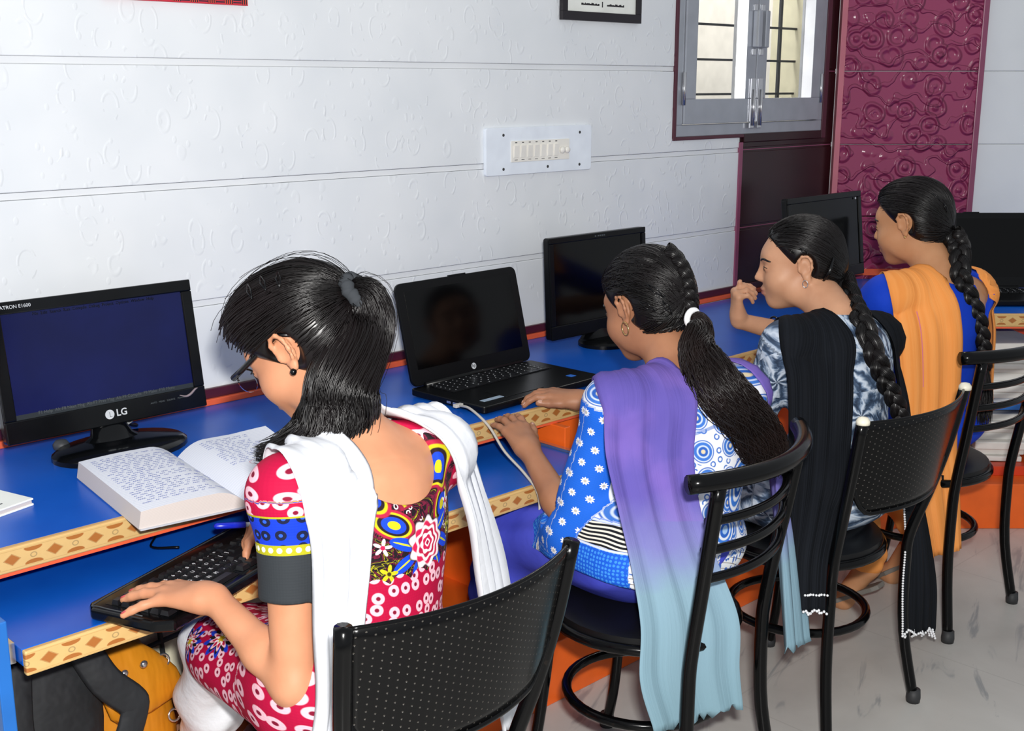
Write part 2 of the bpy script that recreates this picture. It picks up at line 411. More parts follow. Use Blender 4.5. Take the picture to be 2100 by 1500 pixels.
MB().box((x0+.186, -.0088, zb+.043), (x0+.190, -.008, zb+.06)).build('printed_line', M_FRB, pf)
def f_woven(b):
    v, x, y, z = coord('Object')
    c = xmod(xfloor(x/.023), 2.0); st1 = xmod(x, .0055) < .0026; st2 = xmod(z, .0055) < .0026
    return lay(lay('#2b1c2e', st1*c, '#d2452c'), st2*(1-c), '#c62a3c')
M_WOVEN = mat('woven_red', rough=.8, fn=f_woven)
wh = thing('wall_hanging', 'red and navy woven wall hanging at the top of the white wall', 'wall hanging')
MB().box((.318, -.012, 1.7165), (.684, -.001, 2.3)).build('cloth', M_WOVEN, wh)
MB().box((.318, -.013, 1.7145), (.684, -.001, 1.7165)).build('hem', mat('hem_red', '#c8283e', .7), wh)
MB().tube([(.30, -.012, 2.3), (.70, -.012, 2.3)], .008, 10).build('rod', M_FRB, wh, smooth=True)

# ------------------------------------------------------------------ desk
def f_blue(b):
    v, x, y, z = coord(); return ramp(noise(v, 3.5, 4, .6), [(.3, '#0c53b8'), (.7, '#1460c8')])
M_BLUE = mat('blue_laminate', rough=.3, spec=.35, fn=f_blue)
def f_nosing(b):
    v, x, y, z = coord('Object')        # x along, z in 0..h ; authored so the strip is 46 mm tall, period 92 mm
    P = .076; u = (xmod(x, P)-P/2)/P; w = z/.023           # -0.5..0.5 ; -1..1
    tan = lay('#d9b679', noise(v, 60, 3)*.5, '#c79f5e')
    dia = xstep(xabs(u)*3.6+xabs(w)*1.55, .66, .06)
    u2 = (xmod(x+P/2, P)-P/2)/P
    def lens(s):
        ww = w*s-.62; return xstep(u2*u2*12+(ww*2.6)*(ww*2.6), .55, .08)*((w*s) < .66)
    c = lay(tan, xmax(dia, xmax(lens(1.0), lens(-1.0))), '#a9682f')
    ou = xstep(xabs(xabs(u)*3.6+xabs(w)*1.55-.72), .035, .02)
    c = lay(c, ou*.6, '#8a5a2c')
    ring = xstep(xabs(xsqrt(u2*u2*6+w*w*.9)-.17), .035, .02)
    c = lay(c, ring*.7, '#8f7a55')
    c = lay(c, xstep(xabs(xabs(w)-.72), .025, .02)*.5, '#b08a4e')
    return lay(c, xabs(w) > .93, '#c9a067')
M_NOSE = mat('inlaid_wood_edging', rough=.45, fn=f_nosing)
DZ = .75; s_in = 3.817-.963                                   # inner corner of the two desk fronts at y=-.60
IN = np.array([2.857, -.60]); OUT = np.array([3.41, 0.0]); r2 = RGT[:2]
dk = thing('computer_desk', 'long blue laminate computer desk with inlaid wooden edging fixed along the wall', 'desk')
def dprism(poly, z0, z1, name, m, parent=dk, bev=.0015): return MB().prism(poly, (0, 0, z0), (1, 0, 0), (0, 1, 0), (0, 0, z1-z0)).build(name, m, parent, bevel=bev)
e1 = OUT+r2*2.2-FWD[:2]*.045; e2 = IN+r2*2.05
dprism([(-1.1, -.005), (-1.1, -.60), tuple(IN), tuple(e2), tuple(e1), tuple(OUT-FWD[:2]*.045)], DZ-.045, DZ, 'desk_top', M_BLUE)
MB().box((-1.1, -.024, DZ), (3.36, -.012, DZ+.016)).build('back_strip', M_ORANGESTRIP, dk, bevel=.002)
def strip(p0, p1, z, name, h=.046, th=.014, under=True, par=dk):
    d = np.array(p1)-np.array(p0); L = np.linalg.norm(d); a = math.atan2(d[1], d[0])
    o = MB().box((0, -th, -h/2), (L, 0, h/2)).build(name, M_NOSE, par, bevel=.003)
    o.location = (p0[0], p0[1], z); o.rotation_euler = (0, 0, a)
    if under:
        q = MB().box((0, -th+.002, -h/2-.006), (L, .02, -h/2)).build('under_strip', M_ORANGESTRIP, par); q.location = o.location; q.rotation_euler = o.rotation_euler
    return o
strip((-1.1, -.60), tuple(IN), DZ-.022, 'desk_edging'); strip(tuple(IN), tuple(e2), DZ-.022, 'desk_edging')
# partitions and front boards below the top
M_PBLUE = mat('blue_painted_board', '#1b69bd', .4); M_BROWNWALL = mat('reddish_brown_board', '#a98070', .6)
PX = (-.335, 1.125, 1.80, 2.50)
for x in PX[:1]: MB().box((x, -.80, .0), (x+.022, -.02, .705)).build('partition', M_PBLUE, dk, bevel=.002)
MB().box((PX[1], -.66, .0), (PX[1]+.02, -.02, .70)).build('partition', M_ORANGE, dk, bevel=.002)
MB().box((PX[1]+.02, -.59, .17), (2.84, -.575, .70)).build('front_board', M_ORANGE, dk, bevel=.002)
pl = MB().prism([(-.31, -.71), (2.79, -.71), tuple(np.array([2.79, -.71])+r2*1.9), tuple(np.array([2.95, -.02])+r2*2.1), (2.95, -.02), (-.31, -.02)], (0, 0, 0), (1, 0, 0), (0, 1, 0), (0, 0, .165)).build('plinth', M_ORANGE, dk, bevel=.003)
# back-wall side: red cabinet with shelves
def bd(s0, s1, d0, d1, z0, z1):     # s along RGT from IN, d behind front line
    c = np.array([IN[0], IN[1], 0])+RGT*(s0+s1)/2+FWD*(d0+d1)/2+UZ*(z0+z1)/2
    return MB().obox(c, RGT*(s1-s0)/2, FWD*(d1-d0)/2, UZ*(z1-z0)/2)
bd(.02, 2.0, .34, .355, .17, .70).build('cabinet_back', M_RED, dk)
bd(.02, 2.0, .02, .34, .395, .415).build('cabinet_shelf', M_PBLUE, dk, bevel=.002)
bd(.02, 2.0, -.03, .02, .165, .20).build('cabinet_kick', M_RED, dk, bevel=.002)
# keyboard tray
tr = thing('keyboard_tray', 'blue pull-out keyboard tray with inlaid edging below the desk top', 'keyboard tray')
TZ = .65
MB().box((-.295, -.80, TZ-.03), (1.095, -.30, TZ)).build('board', M_BLUE, tr, bevel=.0015)
strip((-.295, -.80), (1.095, -.80), TZ-.0215, 'tray_edging', .043, .013, False, tr)
for x in (-.313, 1.097): MB().box((x, -.78, TZ-.03), (x+.016, -.10, TZ+.006)).build('slide_rail', M_STEEL, tr, bevel=.001)
# papers on the cabinet shelves
M_PAPERS = mat('paper_bundle', '#e4e2dc', .7)
random.seed(11)
def bundle(s, d, z, n, lab):
    t = thing('paper_bundle', lab, 'papers', 'paper bundles in the red cabinet')
    zz = z
    for k in range(n):
        h = random.uniform(.014, .03); ds = random.uniform(-.02, .02); dd = random.uniform(-.02, .01); a = random.uniform(-.12, .12)
        c = np.array([IN[0], IN[1], 0])+RGT*(s+ds)+FWD*(d+dd)+UZ*(zz+h/2)
        ax = RGT*math.cos(a)+FWD*math.sin(a); ay = FWD*math.cos(a)-RGT*math.sin(a)
        MB().obox(c, ax*.10, ay*.13, UZ*h/2).build('sheaf', M_PAPERS, t, bevel=.004); zz += h
bundle(.44, .17, .415, 10, 'white paper bundle on the shelf of the red cabinet'); bundle(.44, .17, .20, 8, 'white paper bundle on the floor of the red cabinet')

dl = bpy.data.lights.new('outside_daylight', 'AREA'); dl.shape = 'RECTANGLE'; dl.size = 3.0; dl.size_y = .5; dl.energy = 90; dl.color = (1, .97, .92)
do = bpy.data.objects.new('outside_daylight', dl); COL.objects.link(do); do.location = (3.4, .45, 3.1); do.rotation_euler = (R(28), 0, 0)
# ------------------------------------------------------------------ computers
M_SCR = mat('dark_screen', '#030304', .1, spec=.22)
def f_bluescr(b):
    v, x, y, z = coord('Object'); n = noise(v, 5, 3)
    c = ramp(n, [(.3, '#070d38'), (.7, '#0b1348')])
    mz = xmax(z > .112, z < -.100)
    c = lay(c, mz, '#2a2f33')
    X.nt.links.new(c, b.inputs['Emission Color']); b.inputs['Emission Strength'].default_value = .12
    return c
M_BSCR = mat('blue_lit_screen', rough=.2, spec=.4, fn=f_bluescr)
M_LETTER = mat('silver_lettering', '#c9cdd2', .4); M_LETTERD = mat('dim_lettering', '#4a5054', .5)
def monitor(name, label, x, y, w, h, zb, tilt, scr, group=None, rz=0.0, rim=.024, chin=.045, base=(.29, .20), gloss=M_GLOSSB, neck=.05):
    """x,y: centre of the screen's bottom edge; zb: height of that edge above the desk"""
    t = thing(name, label, 'monitor', group, (x, y, DZ), rz)
    Mx = Matrix.Translation((0, 0, zb)) @ Matrix.Rotation(-tilt, 4, 'X')
    P = bpy.data.objects.new('screen_head', None)
    def loc(o): o.matrix_local = Mx; return o
    hd = loc(MB().prism(rrect(w, h, .008), (0, 0, h/2), (1, 0, 0), (0, 0, 1), (0, .022, 0)).build('casing', gloss, t, bevel=.003))
    bk = MB(); bk.prism(rrect(w*.72, h*.62, .02), (0, .022, h/2), (1, 0, 0), (0, 0, 1), (0, .028, 0)).build('rear_cover', M_BLACKP, t, bevel=.008).matrix_local = Mx
    # raised bezel bars around the recessed screen
    for nm, a, b in (('bezel', (-w/2, 0), (w/2, chin)), ('bezel', (-w/2, h-rim), (w/2, h)), ('bezel', (-w/2, chin), (-w/2+rim, h-rim)), ('bezel', (w/2-rim, chin), (w/2, h-rim))):
        loc(MB().box((a[0], -.006, a[1]), (b[0], 0, b[1])).build(nm, gloss, t, bevel=.0025))
    s = MB().box((-w/2+rim, -.0015, -(h-rim-chin)/2), (w/2-rim, 0, (h-rim-chin)/2)).build('screen', scr, t)
    s.matrix_local = Mx @ Matrix.Translation((0, 0, chin+(h-rim-chin)/2))
    # neck + base
    prof = [(.0, base[1])]
    m = MB(); n = 28
    m.lathe([(1, 0), (1, .010), (.93, .017), (.5, .022), (.2, .024)], (0, 0, 0), n); m.v = [(q[0]*base[0]/2, q[1]*base[1]/2-.032, q[2]) for q in m.v]
    m.build('base', gloss, t, auto=40)
    m = MB(); m.lathe([(1.35, .018), (.95, .030), (.74, .055), (.70, zb+.05)], (0, 0, 0), 20); m.v = [(q[0]*neck, q[1]*neck*.62-.028*max(0, 1-(q[2]-.018)/(zb-.004))+.030, q[2]) for q in m.v]
    m.build('neck', gloss, t, auto=40)
    return t, Mx
t, Mx = monitor('flat_monitor', 'black flat monitor with a dark blue program screen beside the open notebook', .178, -.185, .462, .295, .052, R(9), M_BSCR, rim=.026, chin=.048, base=(.30, .21))
q = text('LG', .021, M_LETTER, t, 'brand_lettering', bold=.0004, M=Mx @ Matrix.Translation((.022, -.0065, .024)) @ Matrix.Rotation(math.pi/2, 4, 'X'))
q = MB(); q.lathe([(.0105, 0), (.0105, .0006)], (0, 0, 0), 20)
d = q.build('brand_disc', M_LETTER, t); d.matrix_local = Mx @ Matrix.Translation((-.006, -.006, .024)) @ Matrix.Rotation(math.pi/2, 4, 'X')
q = MB().box((-.0005, -.005, 0), (.0005, .005, .0004)); q.box((0, -.0055, 0), (.005, -.0045, .0004)); d2 = q.build('disc_mark', M_GREYP, d); d2.location = (0, 0, .0007)
text('FLATRON E1600', .0105, M_LETTER, t, 'model_lettering', M=Mx @ Matrix.Translation((-.178, -.0065, .283)) @ Matrix.Rotation(math.pi/2, 4, 'X'))
# legends along the lower bezel, function-key strip on screen
text('AUTO   MENU   SOURCE    POWER', .0055, M_LETTERD, t, 'button_lettering', M=Mx @ Matrix.Translation((.135, -.0065, .030)) @ Matrix.Rotation(math.pi/2, 4, 'X'))
text('F1 Help  Alt-F8 Next Msg  Alt-F7 Prev Msg  Alt-F9 Compile  F9 Make  F10 Menu', .0096, M_LETTERD, t, 'screen_line', M=Mx @ Matrix.Translation((-.0, -.002, .056)) @ Matrix.Rotation(math.pi/2, 4, 'X'))
text('File  Edit  Search  Run  Compile  Debug  Project  Options  Window  Help', .0092, M_BLACKP, t, 'screen_line', M=Mx @ Matrix.Translation((0, -.002, .263)) @ Matrix.Rotation(math.pi/2, 4, 'X'))
MB().tube(cat([(.165, -.0065, .036), (.180, -.0065, .031), (.192, -.0065, .034), (.205, -.0065, .043), (.212, -.0065, .045)], 16), [.0008+.0022*math.sin(math.pi*k/15) for k in range(16)], 6).build('power_swoosh', mat('pinkish_grey', '#8d7f84', .4), t, smooth=True).matrix_local = Mx
MB().tube(cat([(.05, .02, .055), (.065, .05, .03), (.09, .07, .018), (.10, .10, .012)], 14), .004, 8).build('cable', M_BLACKP, t, smooth=True)
M_FILM = mat('clear_film', '#cfd3d6', .15, spec=.6, **{'Transmission Weight': .5})
MB().prism([(0, 0), (.03, .012), (.045, .045), (.03, .07), (.004, .06)], (.034, .03, .028), (1, 0, 0), (0, .25, 1), (0, .002, 0)).build('film_scrap', M_FILM, t)
MB().lathe([(.008, 0), (.017, .006), (.018, .016), (.012, .024), (.004, .026)], (-.095, .055, .0), 14).build('cable_tie', M_GREYP, t, smooth=True)
M_MATTB = mat('matt_black_plastic', '#08090b', .3, spec=.22)
t2, Mx2 = monitor('flat_monitor', 'black flat monitor switched off, standing between the laptop and the braided girls', 1.775, -.20, .44, .305, .035, R(3), M_SCR, gloss=M_MATTB, rim=.018, chin=.042, base=(.20, .17), neck=.055)
for k in range(5): MB().box((-.022+k*.009+.004*(k > 0), -.0066, .294), (-.016+k*.009+.004*(k > 0), -.006, .298)).build('brand_mark', M_LETTERD, t2).matrix_local = Mx2
t3, Mx3 = monitor('flat_monitor', 'matt black monitor in the corner in front of the brown boards', 2.93, -.30, .50, .315, .075, R(7), M_SCR, gloss=M_BLACKP, rim=.022, chin=.04, base=(.22, .18))
MB().lathe([(.004, 0), (.004, .002)], (0, 0, 0), 8).build('sticker', M_LETTER, t3).matrix_local = Mx3 @ Matrix.Translation((.205, -.0065, .288)) @ Matrix.Rotation(math.pi/2, 4, 'X')

M_KEY = mat('key_black', '#141518', .35); M_KEYW = mat('key_legend', '#d8dade', .5); M_STK = mat('sticker_pale', '#9fb2c4', .4); M_BLUSTK = mat('sticker_blue', '#2b6fd0', .4)
def laptop(name, label, x, y, w, d, lidh, lean, rz, logo, keys=True):
    t = thing(name, label, 'laptop', None, (x, y, DZ), rz)
    MB().prism(rrect(w, d, .012), (0, 0, .004), (1, 0, 0), (0, 1, 0), (0, 0, .018)).build('base', M_MATTB, t, bevel=.003)
    MB().box((-.40*w, .02, .0222), (.42*w, .098, .0228)).build('keyboard_well', M_BLACKP, t)
    MB().box((-.12, -.105, .0222), (.02, -.025, .0230)).build('touchpad', M_BLACKP, t, bevel=.0003)
    src = None
    if keys:
        rowsn = [15, 15, 15, 14, 13, 9]; kp = .0245
        for r_ in range(6):
            n = rowsn[r_]; L = .80*w; ww = L/n
            for k in range(n):
                wk = ww-.003
                if src is None:
                    src = MB().prism([(-.5, -.5), (.5, -.5), (.5, .5), (-.5, .5)], (0, 0, 0), (1, 0, 0), (0, 1, 0), (0, 0, 1)).build('key', M_KEY, t)
                    src.scale = (wk, .0135, .002); src.location = (-.395*w+(k+.5)*ww, .09-r_*.0158+.018, .0228); first = src
                else:
                    inst(src, t, 'key', (-.395*w+(k+.5)*ww, .09-r_*.0158+.018, .0228), None, (wk, .0135, .002))
                if r_ > 0 and (k+r_) % 1 == 0 and 0 < k < n-1:
                    pass
        m = MB(); random.seed(5)
        for r_ in range(6):
            n = rowsn[r_]; ww = .80*w/n
            for k in range(n):
                a = -.395*w+(k+.5)*ww-.004; b = .09-r_*.0158+.018+.002
                m.box((a, b, .0248), (a+random.uniform(.0015, .003), b+random.uniform(.0015, .0028), .0251))
        m.build('key_legends', M_KEYW, t)['kind'] = 'stuff'
        MB().box((-.17*1, -.098, .0222), (-.085, -.082, .0227)).build('sticker', M_STK, t).location = (-.02, 0, 0)
        MB().box((w/2-.075, -.085, .0222), (w/2-.055, -.065, .0227)).build('sticker', M_BLUSTK, t)
        for k in range(3): MB().box((-w/2-.0006, -.06+k*.022, .009), (-w/2+.002, -.046+k*.022, .015)).build('port', M_STEEL, t, bevel=.0005)
    Mx = Matrix.Translation((0, d/2-.008, .024)) @ Matrix.Rotation(-lean, 4, 'X')
    L = MB().prism(rrect(w*.985, lidh, .02), (0, 0, lidh/2), (1, 0, 0), (0, 0, 1), (0, .009, 0)).build('lid', M_MATTB, t, bevel=.002); L.matrix_local = Mx
    s = MB().box((-w*.5+.03, -.0012, .042), (w*.5-.03, .001, lidh-.022)).build('screen', M_SCR, t); s.matrix_local = Mx
    MB().tube([(-w*.40, 0, 0), (w*.40, 0, 0)], .008, 10).build('hinge', M_BLACKP, t, smooth=True).matrix_local = Mx
    MB().box((-.03, -.001, lidh-.002), (.03, .009, lidh+.003)).build('camera_bump', M_MATTB, t, bevel=.001).matrix_local = Mx
    if logo:
        q = MB().lathe([(.0085, 0), (.0085, .0006)], (0, 0, 0), 20).build('brand_disc', M_LETTER, t); q.matrix_local = Mx @ Matrix.Translation((0, 0, .020)) @ Matrix.Rotation(math.pi/2, 4, 'X')
        text('hp', .013, M_BLACKP, q, 'brand_lettering', loc=(0, .001, .0008), ext=.0002)
    return t
laptop('open_laptop', 'open black laptop with a round logo in front of the girl in the purple scarf', 1.155, -.43, .452, .268, .268, R(14), R(2), True)
pr_ = np.array([IN[0], IN[1], 0])+RGT*.42+FWD*.27
laptop('open_laptop', 'open black laptop on the desk against the far wall', float(pr_[0]), float(pr_[1]), .46, .28, .285, R(10), -YAW, False)

# ---- keyboard under the first girl's hands
kb = thing('computer_keyboard', 'black computer keyboard lying across the front of the keyboard tray', 'keyboard', None, (.068, -.762, TZ), R(22))
KW, KD = .455, .180
MB().prism([(-KW/2+.02, -KD/2), (KW/2-.02, -KD/2), (KW/2, -KD/2+.03), (KW/2, KD/2-.02), (KW/2-.02, KD/2), (-KW/2+.02, KD/2), (-KW/2, KD/2-.02), (-KW/2, -KD/2+.03)], (0, 0, .003), (1, 0, 0), (0, 1, 0), (0, 0, .021)).build('housing', M_GLOSSB, kb, bevel=.006, seg=3)
MB().box((-KW/2+.025, -KD/2+.035, .0236), (KW/2-.025, KD/2-.03, .0246)).build('key_bed', M_BLACKP, kb)
MB().tube(cat([(-KW/2+.012, -KD/2+.06, .0243), (-KW/2+.012, KD/2-.03, .0243), (-KW/2+.03, KD/2-.012, .0243), (0, KD/2-.010, .0243), (KW/2-.03, KD/2-.012, .0243)], 24), .0012, 6).build('rim_line', M_GREYP, kb, smooth=True)
src = None
kr = [('1234567890-=', 0), ('QWERTYUIOP[]', .009), ('ASDFGHJKL;', .014), ('ZXCVBNM,./', .022)]
def key(x, y, wx, wy, ch=None):
    global src
    if src is None:
        m = MB(); a, b = .5, .36
        m.add([(-a,-a,0),(a,-a,0),(a,a,0),(-a,a,0),(-b,-b+.05,1),(b,-b+.05,1),(b,b+.05,1),(-b,b+.05,1)], [(0,3,2,1),(4,5,6,7),(0,1,5,4),(1,2,6,5),(2,3,7,6),(3,0,4,7)])
        src = m.build('key', M_KEY, kb); o = src; o.location = (x, y, .0246); o.scale = (wx, wy, .0075)
    else: o = inst(src, kb, 'key', (x, y, .0246), None, (wx, wy, .0075))
    return o
K = .0188; y0 = KD/2-.048; xl = -KW/2+.036
for k in range(13): key(xl+k*.0217+.004*(k > 0)+.005*(k > 4)+.004*(k > 8), y0, .0165, .014)
LEG = []
for r_, (chs, off) in enumerate(kr):
    yy = y0-.0225-r_*.0205
    if r_: key(xl+off/2-.002, yy, .017+off, .0178)
    else: key(xl, yy, .0178, .0178)
    for k, ch in enumerate(chs):
        xx = xl+off+(k+1)*K*1.04; key(xx, yy, .0178, .0178); LEG.append((ch, xx, yy))
    xe = xl+off+(len(chs)+1)*K*1.04; xr_ = xl+15*K*1.0
    key((xe+xr_)/2-.004, yy, max(.0178, xr_-xe+.010), .0178)
yb = y0-.0225-4*.0205
for xa, wa in ((0, .022), (.024, .022), (.048, .022), (.125, .115), (.205, .022), (.229, .022), (.253, .022)): key(xl+xa+.002, yb, wa, .0178)
xn = xl+15*K+.016
for r_ in range(5):
    for k in range(3):
        if r_ in (0, 1) or (r_ == 4) or (r_ == 3 and k == 1): key(xn+k*K, y0-.0225-r_*.0205, .0178, .0178)
xq = xn+3*K+.008
for r_ in range(5):
    for k in range(3): key(xq+k*K, y0-.0225-r_*.0205, .0178, .0178); LEG.append((str((r_*3+k) % 10), xq+k*K, y0-.0225-r_*.0205))
for ch, xx, yy in LEG: text(ch, .0105, M_KEYW, kb, 'legend', loc=(xx-.001, yy+.001, .0322), ext=.00015)
kc = tag(MB().tube(cat([(.09, -.612, TZ+.012), (.06, -.56, TZ+.006), (.10, -.50, TZ+.004), (.12, -.42, TZ+.004), (.16, -.34, TZ+.004)], 24), .0025, 6).build('keyboard_cable', M_BLACKP, smooth=True), 'thin black cable running from the keyboard to the back of the tray', 'cable')

# ---- notebook (thick, open) with handwriting
nb = thing('open_notebook', 'thick open ruled notebook covered in blue handwriting lying on the blue desk', 'notebook', None, (.205, -.545, DZ), R(-8))
M_PAGE = None
def f_page(b):
    v, x, y, z = coord('Object'); l = xstep(xabs(xmod(y, .0085)-.00425), .0004, .0003)
    return lay('#e6e9f2', l*.6, '#aab6d6')
M_PAGE = mat('ruled_page', rough=.6, fn=f_page)
def f_edge(b):
    v, x, y, z = coord('Object'); return lay('#d3cbc6', xstep(xabs(xmod(z, .0016)-.0008), .0003, .0003)*.6, '#a59a96')
M_PEDGE = mat('page_edges', rough=.7, fn=f_edge)
PWd, PHt = .205, .36
def page_z(u, left): return (.034 if left else .030)*(1-(1-min(1, u/.30))**2)+.006-.016*max(0, u-.55)**1.5
def ptop(u, v, left):
    sx = -1 if left else 1; z = page_z(u, left)
    curl = .012*max(0, v-.75)*max(0, u-.6)*8*(0 if left else 1)
    return np.array([sx*u*PWd, (v-.5)*PHt, z+curl])
for left in (True, False):
    sx = -1 if left else 1
    G = [[ptop(u, v, left) for v in np.linspace(0, 1, 12)] for u in np.linspace(0, 1, 22)]
    m = MB()
    G = np.array(G); bot = G.copy(); bot[:, :, 2] = .003; bot[:, :, 0] += sx*.006
    a, b = G.shape[:2]
    m.grid(G if not left else G[::-1])
    pg = m.build('page', M_PAGE, nb, smooth=True)
    m2 = MB()
    for (T_, B_) in ((G[:, 0], bot[:, 0]), (G[:, -1], bot[:, -1]), (G[-1, :], bot[-1, :])):
        m2.grid(np.stack([T_*np.array([1, 1, 1]), B_]))
    m2.grid(bot)
    m2.build('page_block', M_PEDGE, nb)
    # handwriting: thin ribbons lying on the page
    random.seed(21+left); hw = MB(); nl = 27 if left else 22
    for li in range(nl):
        v = .93-li*(.86/27)
        if not left and li > 15: continue
        u = .80 if False else .10; u0 = .08+random.choice((0, 0, .06)); u1 = random.uniform(.72, .93) if random.random() < .75 else random.uniform(.35, .6)
        if not left: u0 += .12; u1 = min(u1, .70)
        if left: ul = [1-q for q in (u1, u0)]; ul = [.06+.9*(1-u1), .96-u0+.06]
        u = u0
        while u < u1:
            wl_ = random.uniform(.03, .10); pts = []
            n = max(4, int(wl_/.0085))
            for k in range(n):
                uu = u+wl_*k/n; uu_ = (1.0-uu) if left else uu
                pts.append((min(.985, max(.02, uu_)), v+random.uniform(-.0016, .0016)+(.0062 if k % 2 else -.0042)))
            for (p0, q0), (p1, q1) in zip(pts[:-1], pts[1:]):
                A = ptop(p0, q0, left)+np.array([0, 0, .0006]); C_ = ptop(p1, q1, left)+np.array([0, 0, .0006]); d = C_-A
                nn = np.array([-d[1], d[0], 0]); nn = nn/(np.linalg.norm(nn)+1e-9)*.00042
                hw.add([A-nn, C_-nn, C_+nn, A+nn], [(0, 1, 2, 3)])
            u += wl_+random.uniform(.015, .03)
    o = hw.build('handwriting', mat('blue_ink', '#2a4fb0', .5), nb); o['kind'] = 'stuff'
rk = MB()
for k in range(36):
    a0, a1 = k*.5, (k+1)*.5
    A, C_ = [ptop(.42+.07*math.cos(q)*(1+.1*math.sin(3*q)), .40+.045*math.sin(q), False)+np.array([0, 0, .0008]) for q in (a0, a1)]
    d = C_-A; nn = np.array([-d[1], d[0], 0]); nn = nn/(np.linalg.norm(nn)+1e-9)*.0004; rk.add([A-nn, C_-nn, C_+nn, A+nn], [(0, 1, 2, 3)])
    if k > 14: break
rk.build('red_tick', mat('red_ink', '#c8434a', .5), nb)
MB().box((-PWd-.004, -PHt/2-.003, 0), (PWd+.004, PHt/2+.003, .003)).build('cover', mat('notebook_cover', '#b9bcc4', .5), nb)

bk = thing('booklet', 'white booklet with a green picture on its cover at the end of the desk', 'book', None, (-.245, -.38, DZ), R(16))
MB().box((-.12, -.085, .0), (.12, .085, .004)).build('back_cover', M_PAPER, bk, bevel=.001)
MB().box((-.118, -.083, .004), (.117, .083, .011)).build('page_block', M_PEDGE, bk)
MB().box((-.12, -.085, .011), (.12, .085, .0145)).build('front_cover', M_PAPER, bk, bevel=.001)
def f_pic(b):
    v, x, y, z = coord(); return ramp(noise(v, 25, 3), [(.35, '#1c2620'), (.5, '#6d8f86'), (.65, '#cfe0e4')])
MB().box((-.10, -.052, .0145), (.072, .07, .0148)).build('cover_picture', mat('cover_photo', fn=f_pic), bk)
MB().box((.045, -.062, .0145), (.07, -.058, .0148)).build('cover_print', M_GREYP, bk)

uc = tag(MB().tube(cat([(.918, -.50, .766), (.900, -.56, .772), (.885, -.640, .748), (.872, -.705, .705), (.862, -.78, .672), (.850, -.835, .64), (.842, -.85, .58), (.838, -.86, .50)], 40), .0033, 8).build('usb_cable', mat('grey_cable', '#b9b4ab', .5), smooth=True), 'pale grey cable plugged into the laptop and hanging over the desk edge', 'cable')
MB().box((-.012, -.006, -.004), (.012, .006, .004)).build('plug', mat('plug_grey', '#c4c0b8', .5), uc, bevel=.001).location = (.916, -.497, .766)

# ---- bags under the tray, cables, wire stand
def blob(rows, n=20):     # closed lofted body: rows of (centre, half-x, half-y)
    m = MB(); V = []
    for (c, hx, hy, rot) in rows:
        for k in range(n):
            a = 2*math.pi*k/n; q = np.array([hx*math.copysign(abs(math.cos(a))**.75, math.cos(a)), hy*math.copysign(abs(math.sin(a))**.75, math.sin(a)), 0])
            V.append((c[0]+q[0]*math.cos(rot)-q[1]*math.sin(rot), c[1]+q[0]*math.sin(rot)+q[1]*math.cos(rot), c[2]))
    r_ = len(rows); F_ = [(i*n+k, i*n+(k+1) % n, (i+1)*n+(k+1) % n, (i+1)*n+k) for i in range(r_-1) for k in range(n)]
    return m.add(V, F_+[tuple(range(n))[::-1], tuple((r_-1)*n+k for k in range(n))])
def f_bagb(b):
    v, x, y, z = coord(); bump(b, noise(v, 12, 3), .8, .02); return ramp(noise(v, 5, 3), [(.3, '#131417'), (.7, '#23262a')])
def f_bagy(b):
    v, x, y, z = coord(); bump(b, noise(comb(x*14, y*6, z*5), 1.0, 3), .6, .02); return ramp(noise(v, 6, 3), [(.3, '#c77a10'), (.7, '#db8f1f')])
M_BAGB = mat('black_fabric', rough=.75, fn=f_bagb); M_BAGY = mat('mustard_leather', rough=.45, fn=f_bagy)
by = thing('handbag', 'mustard yellow handbag with studs standing under the keyboard tray', 'bag')
blob([((-.015, -.52, .17), .09, .055, .3), ((-.015, -.52, .20), .110, .075, .3), ((-.02, -.52, .32), .110, .075, .3), ((-.04, -.515, .42), .090, .06, .3), ((-.06, -.51, .50), .065, .045, .3), ((-.07, -.51, .55), .04, .03, .3)]).build('body', M_BAGY, by, smooth=True, subsurf=1)
blob([((.005, -.60, .335), .10, .014, .3), ((-.01, -.60, .40), .095, .018, .3), ((-.04, -.585, .455), .07, .02, .3), ((-.055, -.57, .49), .045, .02, .3)]).build('flap', M_BAGY, by, smooth=True, subsurf=1)
MB().tube(cat([(-.10, -.57, .50), (-.12, -.585, .42), (-.10, -.61, .33), (-.06, -.62, .27)], 20), .010, 8, flat=.5).build('strap', M_BAGY, by, smooth=True)
for (u, w) in ((-.055, .447), (-.015, .452), (.00, .27), (.035, .272)):
    MB().lathe([(.008, 0), (.008, .002), (.005, .0055), (.001, .0065)], (u, -.618 if w > .4 else -.607, w), 10, np.array([[1,0,0],[0,0,-1],[0,1,0.]])).build('stud', M_STEEL, by, smooth=True)
for (u, w) in ((.045, .425), (.06, .30)): MB().tube(arc(u, w, .012, 0, 2*math.pi, 14)[:-1], .0025, 6, closed=True).build('ring', M_STEEL, by, smooth=True).matrix_local = Matrix.Translation((u, -.58, w)) @ Matrix.Rotation(R(70), 4, 'X') @ Matrix.Translation((-u, -w, 0))
by.location = (.012, 0, 0)
bg = thing('backpack', 'black fabric backpack hanging under the tray beside the blue partition', 'bag')
blob([((-.20, -.54, .17), .10, .07, .1), ((-.20, -.55, .24), .115, .10, .1), ((-.19, -.56, .38), .115, .11, .1), ((-.185, -.55, .50), .11, .095, .1), ((-.18, -.53, .585), .09, .06, .1), ((-.18, -.52, .605), .06, .03, .1)]).build('body', M_BAGB, bg, smooth=True, subsurf=1)
